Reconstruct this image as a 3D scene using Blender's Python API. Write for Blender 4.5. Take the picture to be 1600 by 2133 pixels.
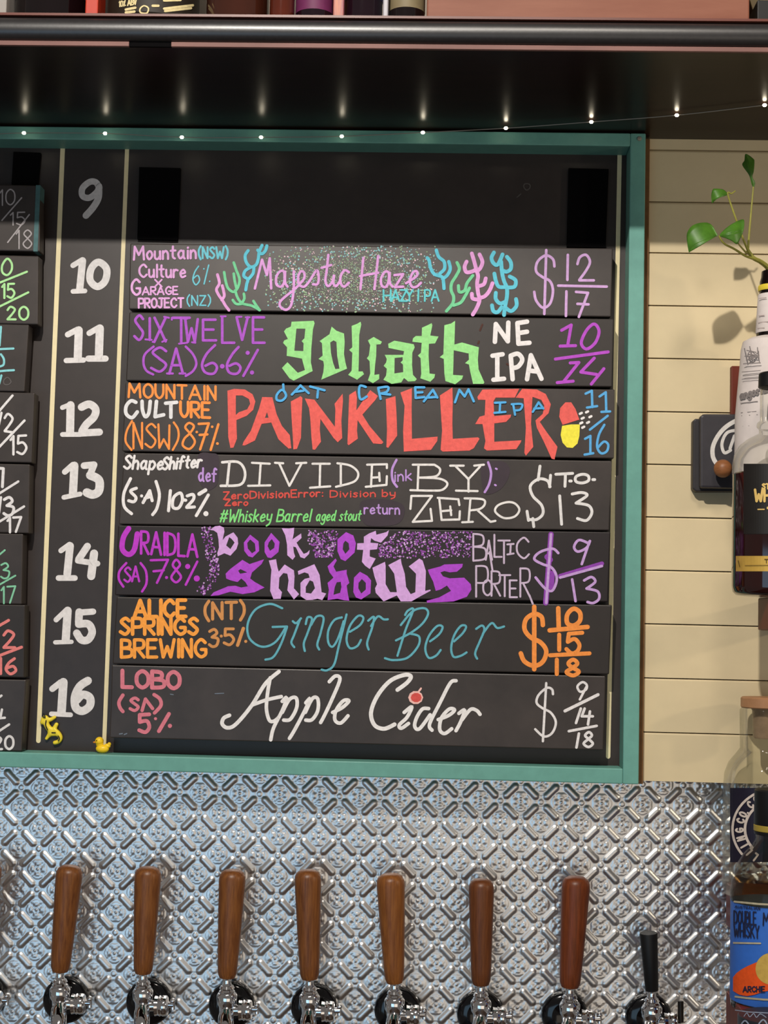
import bpy, bmesh, math, random
import numpy as np
from mathutils import Vector, Matrix
from mathutils.geometry import tessellate_polygon
R = math.radians
random.seed(7)
scene = bpy.context.scene
for o in list(bpy.data.objects): bpy.data.objects.remove(o)
col = scene.collection

# ------------------------------------------------------------------ camera
W, H, F, D, EYE = 1600.0, 2133.0, 3200.0, 2.1, 1.55
YAW, PITCH, ROLL = R(2.1675), R(4.2542), R(1.3427)
ROT = (Matrix.Rotation(YAW, 3, 'Z') @ Matrix.Rotation(PITCH, 3, 'X')
       @ Matrix(((1, 0, 0), (0, 0, -1), (0, 1, 0))) @ Matrix.Rotation(ROLL, 3, 'Z'))
cam_d = bpy.data.cameras.new('camera')
cam = bpy.data.objects.new('camera', cam_d)
col.objects.link(cam)
cam.matrix_world = Matrix.Translation((0, -D, EYE)) @ ROT.to_4x4()
cam_d.sensor_fit = 'VERTICAL'
cam_d.sensor_height = 24.0
cam_d.lens = 24.0 * F / H
cam_d.clip_start = 0.05
scene.camera = cam

# ------------------------------------------------------------------ world, lamps, exposure
world = bpy.data.worlds.new('world'); scene.world = world
world.use_nodes = True
bg = world.node_tree.nodes['Background']
bg.inputs[0].default_value = (0.95, 0.86, 0.78, 1)
bg.inputs[1].default_value = 0.16
def lamp(name, kind, loc, power, colr, size=0.03, target=None, sy=None):
    d = bpy.data.lights.new(name, kind); d.energy = power; d.color = colr
    if kind == 'AREA':
        d.shape = 'RECTANGLE' if sy else 'DISK'; d.size = size
        if sy: d.size_y = sy
    else: d.shadow_soft_size = size
    if kind == 'SPOT': d.spot_size = R(130); d.spot_blend = .4
    o = bpy.data.objects.new(name, d); col.objects.link(o); o.location = loc
    if target is not None:
        o.rotation_euler = (Vector(target) - Vector(loc)).to_track_quat('-Z', 'Y').to_euler()
    return o
lamp('ceiling_downlight', 'SPOT', (-0.38, -2.0, 2.97), 172, (1, .94, .86), .022, (0, 0, 1.6))
lamp('ceiling_panel_light', 'AREA', (0.25, -1.75, 3.1), 11, (1, .91, .8), .3, (0.1, 0, 1.4))
lamp('cool_reflection_fill', 'AREA', (-1.25, -3.3, 0.75), 13, (.42, .72, 1), 2.0, (-.6, 0, 1.1), 1.4)  # added cool area light, unseen, for the tin to reflect
lamp('warm_reflection_fill', 'AREA', (1.0, -3.3, 0.75), 9, (1, .86, .7), 2.2, (.4, 0, 1.1), 1.4)  # unseen warm area light put in to brighten reflections in the right-hand tin
lamp('side_wall_lamp', 'POINT', (1.75, -1.0, 1.95), 20, (1, .86, .68), .05)
scene.view_settings.view_transform = 'Standard'
scene.view_settings.look = 'None'
scene.view_settings.exposure = 0.0
scene.view_settings.gamma = 1.0
scene.view_settings.use_curve_mapping = False

# ------------------------------------------------------------------ pixel -> place
def ray(u, v):
    d = ROT @ Vector(((u - W / 2) / F, -(v - H / 2) / F, -1.0))
    return d / d.y
CAM = Vector((0, -D, EYE))
def P(u, v, d):
    """point of the plane d metres in front of the tin wall seen at photo pixel (u, v)"""
    return CAM + ray(u, v) * (D - d)
def mpp(d): return (D - d) / F
def Pcyl(u, v, c, r):
    """point of the upright cylinder (axis through c, radius r) seen at pixel (u, v)"""
    dr = ray(u, v)
    ox, oy = CAM.x - c.x, CAM.y - c.y
    a = dr.x ** 2 + dr.y ** 2; b = 2 * (ox * dr.x + oy * dr.y); cc = ox * ox + oy * oy - r * r
    q = max(b * b - 4 * a * cc, 0.0)
    return CAM + dr * ((-b - math.sqrt(q)) / (2 * a))

# ------------------------------------------------------------------ materials
def lin(h):
    h = h.lstrip('#'); out = []
    for i in (0, 2, 4):
        c = int(h[i:i + 2], 16) / 255
        out.append(c / 12.92 if c <= .04045 else ((c + .055) / 1.055) ** 2.4)
    return tuple(out) + (1,)
MATS = {}
def mat(name, hexc, rough=.6, metal=0, var=0., scale=30, spec=.4, coat=0, emit=0, stretch=(1, 1, 1), hex2=None, bump=0., trans=0, ior=1.45):
    if name in MATS: return MATS[name]
    m = bpy.data.materials.new(name); m.use_nodes = True; MATS[name] = m
    nt = m.node_tree; b = nt.nodes['Principled BSDF']
    b.inputs['Roughness'].default_value = rough
    b.inputs['Metallic'].default_value = metal
    b.inputs['Specular IOR Level'].default_value = spec
    b.inputs['Coat Weight'].default_value = coat
    b.inputs['Coat Roughness'].default_value = .08
    b.inputs['Transmission Weight'].default_value = trans
    b.inputs['IOR'].default_value = ior
    c = lin(hexc)
    tc = nt.nodes.new('ShaderNodeTexCoord'); mp = nt.nodes.new('ShaderNodeMapping')
    mp.inputs['Scale'].default_value = stretch
    nz = nt.nodes.new('ShaderNodeTexNoise'); nz.inputs['Scale'].default_value = scale
    nz.inputs['Detail'].default_value = 6; nz.inputs['Roughness'].default_value = .65
    nt.links.new(tc.outputs['Object'], mp.inputs['Vector']); nt.links.new(mp.outputs['Vector'], nz.inputs['Vector'])
    rp = nt.nodes.new('ShaderNodeValToRGB')
    rp.color_ramp.elements[0].position = .3; rp.color_ramp.elements[1].position = .7
    c2 = lin(hex2) if hex2 else tuple(min(1, x * (1 + var)) for x in c[:3]) + (1,)
    c1 = c if hex2 else tuple(x * (1 - var) for x in c[:3]) + (1,)
    rp.color_ramp.elements[0].color = c1; rp.color_ramp.elements[1].color = c2
    nt.links.new(nz.outputs['Fac'], rp.inputs['Fac'])
    nt.links.new(rp.outputs['Color'], b.inputs['Base Color'])
    if bump:
        bp = nt.nodes.new('ShaderNodeBump'); bp.inputs['Strength'].default_value = bump; bp.inputs['Distance'].default_value = .002
        nt.links.new(nz.outputs['Fac'], bp.inputs['Height']); nt.links.new(bp.outputs['Normal'], b.inputs['Normal'])
    if emit:
        b.inputs['Emission Color'].default_value = c; b.inputs['Emission Strength'].default_value = emit
    return m
def glass(name, tint, refl=1.0):
    if name in MATS: return MATS[name]
    m = bpy.data.materials.new(name); m.use_nodes = True; MATS[name] = m
    nt = m.node_tree; nt.nodes.clear()
    out = nt.nodes.new('ShaderNodeOutputMaterial'); mix = nt.nodes.new('ShaderNodeMixShader')
    tr = nt.nodes.new('ShaderNodeBsdfTransparent'); tr.inputs[0].default_value = tint
    gl = nt.nodes.new('ShaderNodeBsdfGlossy'); gl.inputs['Roughness'].default_value = .05
    lw = nt.nodes.new('ShaderNodeLayerWeight'); lw.inputs['Blend'].default_value = .25
    mth = nt.nodes.new('ShaderNodeMath'); mth.operation = 'MULTIPLY'; mth.inputs[1].default_value = refl
    nt.links.new(lw.outputs['Fresnel'], mth.inputs[0]); nt.links.new(mth.outputs[0], mix.inputs[0])
    nt.links.new(tr.outputs[0], mix.inputs[1]); nt.links.new(gl.outputs[0], mix.inputs[2])
    nt.links.new(mix.outputs[0], out.inputs[0])
    return m
def chalk(h): return mat('chalk_paint_' + h, h, .75, 0, .13, 170, .2)

M_PANEL = mat('chalkboard_panel', '352e2b', .42, 0, .28, 14, .5)
M_PANEL_DK = mat('fresh_chalkboard_panel', '2b2522', .44, 0, .2, 14, .45)
M_BACK = mat('black_backing_paint', '2f2724', .42, 0, .12, 40, .55)
M_TEAL = mat('teal_frame_paint', '649a8e', .5, 0, .07, 60, .4)
M_CREAM = mat('cream_wall_paint', 'cfbd98', .55, 0, .05, 12, .35, bump=.05)
M_LINE = mat('pale_yellow_line', 'e6d7ac', .6, 0, .05, 80)
M_VELCRO_SHADE = mat('black_velcro_and_shade', '060506', .95, 0, .2, 500, .1)
M_WALNUT = mat('dark_brown_gloss', '1d110d', .3, 0, .3, 6, .2, stretch=(1, 12, 12))
M_BULL = mat('black_lacquered_timber', '1c1a1b', .36, 0, .25, 200, .9, bump=.04)
M_STRIP = mat('pink_raw_timber', '74534d', .6, 0, .2, 40, .3, stretch=(.2, 1, 1))
M_REDTOP = mat('red_stained_timber', '57291f', .4, 0, .25, 30, .4, stretch=(.2, 1, 1))
M_REDWOOD = mat('red_rack_timber', '62210f', .5, 0, .25, 50, .35, stretch=(1, 1, .12))
M_BOX = mat('pink_brown_box_timber', '80513f', .55, 0, .12, 25, .3, stretch=(.15, 1, 1), hex2='6b3b2a')
M_BROWN = mat('brown_edge_timber', '6b4a2a', .6, 0, .2, 60, .3)
M_TIN = mat('pressed_tin', 'dad9d8', .33, 1.0, .05, 60, .5)
M_CHROME = mat('polished_chrome', 'e4e4e6', .06, 1.0, .0, 10)
M_BLACKGLOSS = mat('black_gloss_plastic', '07070a', .12, 0, .1, 20, .6)
M_BLACKMATT = mat('black_matt_plastic', '0b0b0c', .5, 0, .1, 50, .4)
M_HANDLE = mat('oiled_tap_timber', '552d15', .38, 0, .0, 330, .4, stretch=(1, 1, .05), hex2='825026')
M_HANDLE2 = mat('reddish_tap_timber', '54260f', .4, 0, .0, 330, .4, stretch=(1, 1, .05), hex2='783a1a')
M_DARKMETAL = mat('dark_lever_metal', '2a2522', .3, .8, .1, 40)

# ------------------------------------------------------------------ objects
def meta(o, label=None, cat=None, group=None, kind=None):
    if label: o['label'] = label
    if cat: o['category'] = cat
    if group: o['group'] = group
    if kind: o['kind'] = kind
    return o
WL = {}
def thing(name, loc, label, cat, group=None):
    o = bpy.data.objects.new(name, None); col.objects.link(o); o.location = loc
    o.empty_display_size = .02
    WL[o] = Vector(loc)
    return meta(o, label, cat, group)
def obj(name, vf, m, parent=None, smooth=False, bevel=0, label=None):
    verts, faces = vf
    off = WL.get(parent, Vector((0, 0, 0))) if parent else Vector((0, 0, 0))
    me = bpy.data.meshes.new(name)
    me.from_pydata([tuple(Vector(v) - off) for v in verts], [], faces)
    me.materials.append(m)
    bm = bmesh.new(); bm.from_mesh(me)
    if name not in INK_NAMES: bmesh.ops.recalc_face_normals(bm, faces=bm.faces)
    bm.to_mesh(me); bm.free()
    if smooth:
        for p in me.polygons: p.use_smooth = True
        me.set_sharp_from_angle(angle=R(40))
    o = bpy.data.objects.new(name, me); col.objects.link(o)
    if parent: o.parent = parent
    WL[o] = off
    if bevel:
        b = o.modifiers.new('bevel', 'BEVEL'); b.width = bevel; b.segments = 2; b.limit_method = 'ANGLE'; b.angle_limit = R(40)
    if label: o['label'] = label
    return o
INK_NAMES = set()
class Geo(tuple): pass
def join(*gs):
    V, Fs = [], []
    for v, f in gs:
        n = len(V); V += list(v); Fs += [tuple(i + n for i in q) for q in f]
    return V, Fs
def box(x0, x1, y0, y1, z0, z1):
    v = [(x, y, z) for x in (x0, x1) for y in (y0, y1) for z in (z0, z1)]
    return v, [(0, 1, 3, 2), (4, 6, 7, 5), (0, 4, 5, 1), (2, 3, 7, 6), (0, 2, 6, 4), (1, 5, 7, 3)]
def prism(pts3, dy):
    """polygon of 3D points extruded by dy towards the wall"""
    n = len(pts3); v = [tuple(p) for p in pts3] + [(p[0], p[1] + dy, p[2]) for p in pts3]
    f = [tuple(range(n)), tuple(range(2 * n - 1, n - 1, -1))]
    for i in range(n): f.append((i, (i + 1) % n, n + (i + 1) % n, n + i))
    return v, f
def lathe(prof, M, seg=40):
    V, Fs = [], []
    for r, z in prof:
        for k in range(seg):
            a = 2 * math.pi * k / seg
            V.append(M @ Vector((r * math.cos(a), r * math.sin(a), z)))
    n = len(prof)
    for i in range(n - 1):
        for k in range(seg):
            Fs.append((i * seg + k, i * seg + (k + 1) % seg, (i + 1) * seg + (k + 1) % seg, (i + 1) * seg + k))
    if prof[0][0] > 1e-6: Fs.append(tuple(reversed(range(seg))))
    if prof[-1][0] > 1e-6: Fs.append(tuple(range((n - 1) * seg, n * seg)))
    return V, Fs
def upright(c): return Matrix.Translation(c)
def along(a, b):
    a, b = Vector(a), Vector(b)
    return Matrix.Translation(a) @ (b - a).to_track_quat('Z', 'Y').to_matrix().to_4x4()
def cyl(a, b, r0, r1=None, seg=28, rb=.15):
    r1 = r0 if r1 is None else r1
    L = (Vector(b) - Vector(a)).length; e = min(r0, r1) * rb
    return lathe([(r0 - e, 0), (r0, e), (r1, L - e), (r1 - e, L)], along(a, b), seg)
def catmull(pts, sub=7, closed=False):
    n = len(pts); out = []
    if n < 3: return list(pts)
    g = (lambda i: pts[i % n]) if closed else (lambda i: pts[min(max(i, 0), n - 1)])
    for i in range(n if closed else n - 1):
        p0, p1, p2, p3 = g(i - 1), g(i), g(i + 1), g(i + 2)
        for k in range(sub):
            t = k / sub
            out.append(tuple(.5 * (2 * b + (c - a) * t + (2 * a - 5 * b + 4 * c - d) * t * t + (3 * b - a - 3 * c + d) * t ** 3)
                             for a, b, c, d in zip(p0, p1, p2, p3)))
    if not closed: out.append(tuple(pts[-1]))
    return out
def tube(pts, rad, seg=10):
    pts = [Vector(p) for p in pts]; n = len(pts)
    rads = rad if isinstance(rad, (list, tuple)) else [rad] * n
    V, Fs = [], []; nrm = None
    for i, p in enumerate(pts):
        t = (pts[min(i + 1, n - 1)] - pts[max(i - 1, 0)]).normalized()
        if nrm is None: nrm = t.orthogonal().normalized()
        nrm = (nrm - t * nrm.dot(t)).normalized(); bn = t.cross(nrm)
        for k in range(seg):
            a = 2 * math.pi * k / seg
            V.append(p + (nrm * math.cos(a) + bn * math.sin(a)) * rads[i])
    for i in range(n - 1):
        for k in range(seg):
            Fs.append((i * seg + k, i * seg + (k + 1) % seg, (i + 1) * seg + (k + 1) % seg, (i + 1) * seg + k))
    Fs += [tuple(reversed(range(seg))), tuple(range((n - 1) * seg, n * seg))]
    return V, Fs
def ball(c, r, seg=20, sc=(1, 1, 1)):
    n = 12
    prof = [(max(math.sin(math.pi * i / n), 1e-4), -math.cos(math.pi * i / n)) for i in range(n + 1)]
    return lathe(prof, Matrix.Translation(c) @ Matrix.Diagonal((r * sc[0], r * sc[1], r * sc[2], 1)), seg)

# ------------------------------------------------------------------ hand lettering (stroke font and traced strokes)
FONT = {
'A': '0,0 .35,1 .7,0;.12,.33 .58,.33', 'B': '0,0 0,1;~0,1 .42,.93 .42,.6 0,.52;~0,.52 .52,.45 .52,.08 0,0',
'C': '~.58,.8 .35,1 .05,.72 .05,.28 .35,0 .6,.2', 'D': '0,0 0,1;~0,1 .45,.88 .58,.5 .45,.12 0,0',
'E': '.48,1 0,1 0,0 .5,0;0,.52 .4,.52', 'F': '.48,1 0,1 0,0;0,.52 .4,.52',
'G': '~.56,.82 .32,1 .05,.7 .05,.28 .32,0 .58,.15 .58,.42;.35,.42 .6,.42', 'H': '0,0 0,1;.5,0 .5,1;0,.5 .5,.5',
'I': '.05,0 .05,1', 'J': '.1,1 .5,1;~.35,1 .35,.2 .2,0 0,.15', 'K': '0,0 0,1;.5,1 0,.42;.12,.55 .55,0',
'L': '0,1 0,0 .45,0', 'M': '0,0 .06,1 .36,.35 .68,1 .74,0', 'N': '0,0 0,1 .5,0 .5,1',
'O': '@.3,1 .05,.75 .05,.25 .3,0 .56,.25 .56,.75', 'P': '0,0 0,1;~0,1 .48,.95 .48,.5 0,.45', 'Q': '@.3,1 .05,.75 .05,.25 .3,0 .56,.25 .56,.75;.4,.25 .6,-.05',
'R': '0,0 0,1;~0,1 .46,.95 .46,.55 0,.48;.15,.48 .52,0', 'S': '~.48,.85 .28,1 .05,.8 .25,.55 .48,.28 .28,0 0,.15',
'T': '0,1 .56,1;.28,1 .28,0', 'U': '~0,1 .02,.3 .25,0 .48,.3 .5,1', 'V': '0,1 .28,0 .56,1', 'W': '0,1 .16,0 .38,.6 .58,0 .76,1',
'X': '0,1 .5,0;.5,1 0,0', 'Y': '0,1 .26,.5 .52,1;.26,.5 .26,0', 'Z': '0,1 .5,1 0,0 .52,0',
'0': '@.28,1 .04,.75 .04,.25 .28,0 .52,.25 .52,.75', '1': '.05,.8 .2,1 .2,0', '2': '~.02,.75 .2,1 .45,.8 .3,.45 .02,.04;.02,.03 .5,.03',
'3': '~.02,.88 .28,1 .42,.78 .15,.55;~.15,.55 .48,.45 .42,.1 .2,0 0,.12', '4': '.32,1 0,.35 .52,.35;.36,.65 .36,0',
'5': '.46,1 .06,1 .04,.58;~.04,.58 .3,.62 .48,.32 .28,0 0,.12', '6': '~.4,1 .15,.7 .03,.3 .22,0 .46,.22 .34,.5 .06,.36',
'7': '0,1 .48,1 .16,0', '8': '@.26,1 .06,.8 .26,.54 .48,.25 .26,0 .02,.25 .26,.54 .46,.8', '9': '~.44,.85 .25,1 .04,.78 .2,.55 .42,.68 .45,.9;.45,.9 .3,0',
'a': '@.38,.5 .2,.62 .02,.35 .15,.02 .36,.2;~.4,.6 .4,.15 .48,0', 'b': '0,1 0,0;~0,.45 .22,.62 .42,.35 .25,0 0,.1', 'c': '~.38,.52 .2,.62 .02,.32 .18,0 .4,.1',
'd': '@.38,.5 .2,.62 .02,.35 .15,.02 .36,.2;~.42,1 .4,.2 .48,0', 'e': '~.05,.3 .4,.38 .25,.62 .03,.35 .15,.02 .42,.12', 'f': '~.4,.92 .25,1 .16,.75 .14,0;0,.58 .34,.58',
'g': '@.38,.5 .2,.62 .02,.35 .15,.05 .36,.2;~.4,.6 .4,-.15 .2,-.35 .02,-.22', 'h': '0,1 0,0;~0,.4 .22,.62 .38,.42 .4,0', 'i': '.04,.6 .04,0;.04,.82 .05,.84',
'j': '~.2,.6 .2,-.2 0,-.3;.2,.82 .21,.84', 'k': '0,1 0,0;.36,.6 0,.25;.1,.33 .4,0', 'l': '.04,1 .04,0', 'm': '0,.6 0,0;~0,.42 .16,.62 .28,.42 .28,0;~.28,.42 .45,.62 .56,.42 .57,0',
'n': '0,.6 0,0;~0,.42 .2,.62 .36,.42 .38,0', 'o': '@.2,.62 .02,.35 .18,0 .4,.25 .36,.52', 'p': '0,.6 0,-.38;~0,.48 .22,.62 .42,.35 .25,0 0,.1',
'q': '@.38,.5 .2,.62 .02,.35 .15,.02 .36,.2;.4,.6 .4,-.38', 'r': '0,.6 0,0;~0,.38 .14,.6 .32,.56', 's': '~.34,.54 .18,.62 .05,.48 .3,.2 .18,0 0,.08', 't': '~.16,.95 .15,.2 .3,.02;0,.62 .34,.64',
'u': '~0,.6 .02,.12 .2,0 .36,.2;.38,.6 .4,0', 'v': '0,.6 .18,0 .38,.6', 'w': '0,.6 .14,0 .28,.45 .42,0 .56,.6', 'x': '0,.6 .38,0;.38,.6 0,0', 'y': '~0,.6 .05,.2 .3,.15;~.4,.6 .36,-.1 .1,-.35', 'z': '0,.6 .38,.6 0,0 .4,0',
'(': '~.2,1.1 .02,.75 .02,.3 .2,-.1', ')': '~0,1.1 .18,.75 .18,.3 0,-.1', '.': '.05,.04 .06,.05', ':': '.05,.04 .06,.05;.05,.5 .06,.51', '%': '.4,1 .1,0;.08,.82 .09,.83;.46,.1 .47,.11', '/': '.45,1 0,0',
'#': '.2,.95 .05,0;.5,.95 .35,0;0,.65 .6,.65;0,.3 .58,.3', '$': '~.48,.8 .28,.92 .06,.72 .28,.5 .5,.28 .28,.08 .02,.22;.28,1.05 .27,-.05', '-': '0,.45 .25,.45', "'": '.05,1 .05,.8', '&': '~.5,0 .1,.75 .25,1 .38,.75 .02,.2 .2,0 .5,.35',
}
def parse(s):
    out = []
    for st in s.split(';'):
        st = st.strip()
        if not st: continue
        md = st[0] if st[0] in '~@' else ''
        out.append((md, [tuple(float(c) for c in p.split(',')) for p in st.lstrip('~@').split()]))
    return out
GLY = {k: parse(v) for k, v in FONT.items()}
GW = {k: max(p[0] for _, ps in v for p in ps) for k, v in GLY.items()}
class Ink:
    """chalk strokes lying on a surface given by fmap(u, v, lift)"""
    def __init__(s, fmap, w=5): s.f, s.w, s.V, s.F, s.k = fmap, w, [], [], 0
    def lift(s):
        s.k += 1; return .0005 + s.k * 4e-6
    def _ribbon(s, pts, w, closed=False):
        q = [pts[0]]
        for p in pts[1:]:
            if (p[0] - q[-1][0]) ** 2 + (p[1] - q[-1][1]) ** 2 > .04: q.append(p)
        n = len(q); l = s.lift(); h = w / 2
        if n == 1: q.append((q[0][0] + .3, q[0][1])); n = 2
        base = len(s.V)
        def dirn(i):
            a = q[(i - 1) % n] if closed else q[max(i - 1, 0)]
            b = q[(i + 1) % n] if closed else q[min(i + 1, n - 1)]
            dx, dy = b[0] - a[0], b[1] - a[1]; L = math.hypot(dx, dy) or 1
            return dx / L, dy / L
        for i in range(n):
            dx, dy = dirn(i)
            li = l + 2.4e-5 * i / n
            s.V += [s.f(q[i][0] - dy * h, q[i][1] + dx * h, li), s.f(q[i][0] + dy * h, q[i][1] - dx * h, li)]
        for i in range(n if closed else n - 1):
            j = (i + 1) % n
            s.F.append((base + 2 * i, base + 2 * i + 1, base + 2 * j + 1, base + 2 * j))
        if not closed:
            for i, sg in ((0, -1), (n - 1, 1)):
                dx, dy = dirn(i); b0 = len(s.V)
                for k in range(7):
                    a = -math.pi / 2 + math.pi * k / 6
                    c, sn = math.cos(a), math.sin(a)
                    s.V.append(s.f(q[i][0] + h * (c * sg * dx - sn * dy), q[i][1] + h * (c * sg * dy + sn * dx), l - 2e-6 + 2.4e-5 * i / n))
                s.F.append(tuple(range(b0, b0 + 7)))
    def stroke(s, md, pts, w=None):
        w = w or s.w
        if md == '~': s._ribbon(catmull(pts), w)
        elif md == '@': s._ribbon(catmull(pts, 7, True), w, True)
        elif len(pts) == 1: s._ribbon(pts, w)
        else:
            for a, b in zip(pts[:-1], pts[1:]):
                m = max(1, int(math.hypot(b[0] - a[0], b[1] - a[1]) / 12))
                s._ribbon([(a[0] + (b[0] - a[0]) * k / m, a[1] + (b[1] - a[1]) * k / m) for k in range(m + 1)], w)
        return s
    def draw(s, txt, w=None, off=(0, 0), sc=1.):
        for md, pts in parse(txt): s.stroke(md, [(off[0] + x / sc, off[1] + y / sc) for x, y in pts], w)
        return s
    def text(s, t, x0, y0, x1, y1, h, w=None, slant=0.):
        tot = sum((GW[c] + .2) if c != ' ' else .38 for c in t) - .2
        ux, uy = (x1 - x0) / tot, (y1 - y0) / tot; pen = 0
        for c in t:
            if c == ' ': pen += .38; continue
            for md, pts in GLY[c]:
                s.stroke(md, [(x0 + (pen + gx) * ux + gy * h * slant, y0 + (pen + gx) * uy - gy * h) for gx, gy in pts], w)
            pen += GW[c] + .2
        return s
    def glyph(s, c, x0, y0, x1, y1, w=None, slant=0.):
        g = max(GW[c], .02)
        for md, pts in GLY[c]:
            s.stroke(md, [(x0 + gx / g * (x1 - x0) + gy * slant * (y1 - y0), y1 - gy * (y1 - y0)) for gx, gy in pts], w)
        return s
    def poly(s, outer, holes=(), off=(0, 0), sc=1., smooth=False):
        ps = lambda t: [(off[0] + float(a) / sc, off[1] + float(b) / sc) for a, b in (p.split(',') for p in t.split())]
        loops = [ps(outer)] + [ps(h) for h in holes]
        if smooth: loops = [catmull(l, 5, True) for l in loops]
        l = s.lift(); b0 = len(s.V); flat = [p for lp in loops for p in lp]
        for x, y in flat: s.V.append(s.f(x, y, l))
        for t in tessellate_polygon([[Vector((x, -y, 0)) for x, y in lp] for lp in loops]):
            s.F.append(tuple(b0 + i for i in t))
        return s
    def dot(s, x, y, r, ry=None):
        s.k += .02; l = s.lift() if r > 3 else .0005 + s.k * 4e-6; b0 = len(s.V); n = 10 if r > 4 else 6; ry = ry or r
        for k in range(n): s.V.append(s.f(x + r * math.cos(2 * math.pi * k / n), y + ry * math.sin(2 * math.pi * k / n), l))
        s.F.append(tuple(range(b0, b0 + n))); return s
    def strips(s, u0, u1, top, bot, n=30):
        l = s.lift(); b0 = len(s.V)
        for k in range(n + 1):
            u = u0 + (u1 - u0) * k / n
            s.V += [s.f(u, top(u), l), s.f(u, bot(u), l)]
        for k in range(n): s.F.append((b0 + 2 * k, b0 + 2 * k + 1, b0 + 2 * k + 3, b0 + 2 * k + 2))
        return s
    def build(s, name, m, parent, label=None):
        INK_NAMES.add(name)
        o = obj(name, (s.V, s.F), m if not isinstance(m, str) else chalk(m), parent, label=label)
        me = o.data                                       # all strokes face the room
        bm = bmesh.new(); bm.from_mesh(me)
        for f in bm.faces:
            f.normal_update()
            if f.normal.y > 0: f.normal_flip()
        bm.to_mesh(me); bm.free()
        return o
def flat(d): return lambda u, v, l: P(u, v, d + l)

# ------------------------------------------------------------------ setting: walls, tin, shelf
TF, TC, TB, TP = .07, .04, .03, .063      # front of frame, clapboards, backing, panels (from the tin)
XL = -1.15                                 # everything runs on to the left of the picture
def z_of(u, v, d): return P(u, v, d).z
def x_of(u, v, d): return P(u, v, d).x
zf_bot = (z_of(0, 1600, TF) + z_of(1328, 1632, TF)) / 2
zf_botin = (z_of(0, 1569, TF) + z_of(1294, 1598, TF)) / 2
zf_top = (z_of(0, 262, TF) + z_of(1345, 278, TF)) / 2
zf_topin = (z_of(100, 293, TF) + z_of(1250, 301, TF)) / 2
xf_out = (x_of(1347, 300, TF) + x_of(1329, 1620, TF)) / 2
xf_in = (x_of(1314, 330, TF) + x_of(1297, 1560, TF)) / 2
z_shelf = max(z_of(1450, 293, TC), zf_top + .002)
z_clap = z_of(1400, 1629, TC)
# rear masonry (behind everything), clapboards to the right of the board
prof = []
zs = [z_of(1430, v, TC) for v in (313, 421, 527, 637, 747, 858, 968, 1078, 1189, 1301, 1414, 1527)]
zl = [z_shelf + .25] + zs + [z_clap]
V, Fs = [], []
xa, xb = xf_out - .02, 1.25
def clap_board(zt, zb):
    p = [(-.0, zb), (-TC, zb), (-TC, zt - .003), (-TC + .0009, zt - .0017), (-TC + .0013, zt - .0009), (-TC + .009, zt), (0, zt)]
    n = len(p); v = [(xa, y, z) for y, z in p] + [(xb, y, z) for y, z in p]
    f = [tuple(range(n)), tuple(range(2 * n - 1, n - 1, -1))] + [(i, (i + 1) % n, n + (i + 1) % n, n + i) for i in range(n)]
    return v, f
wall = obj('wall_back', join(*[clap_board(a, b + .0007) for a, b in zip(zl[:-1], zl[1:])]), M_CREAM)
rear = meta(obj('wall_rear', box(XL, xb, .002, .1, .6, 2.9), mat('plain_plaster', '8d8478', .8)), kind='structure')
meta(wall, 'cream horizontal weatherboard wall beside the menu board', kind='structure')
tr = obj('trim_1', box(xf_out, xf_out + .0085, -.048, -TC + .001, z_clap - .003, z_shelf - .002), M_BROWN, bevel=.001)  # brown board edge that also stands in for the frame's cast shadow
meta(tr, 'thin brown timber trim with painted-in frame shadow down the right edge of the board', kind='structure')

fl_ = meta(obj('floor', box(XL, xb, -3.9, .1, -.05, 0), mat('dark_floor_boards', '3a2a20', .5, 0, .2, 8, stretch=(8, 1, 1))), kind='structure')
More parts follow.
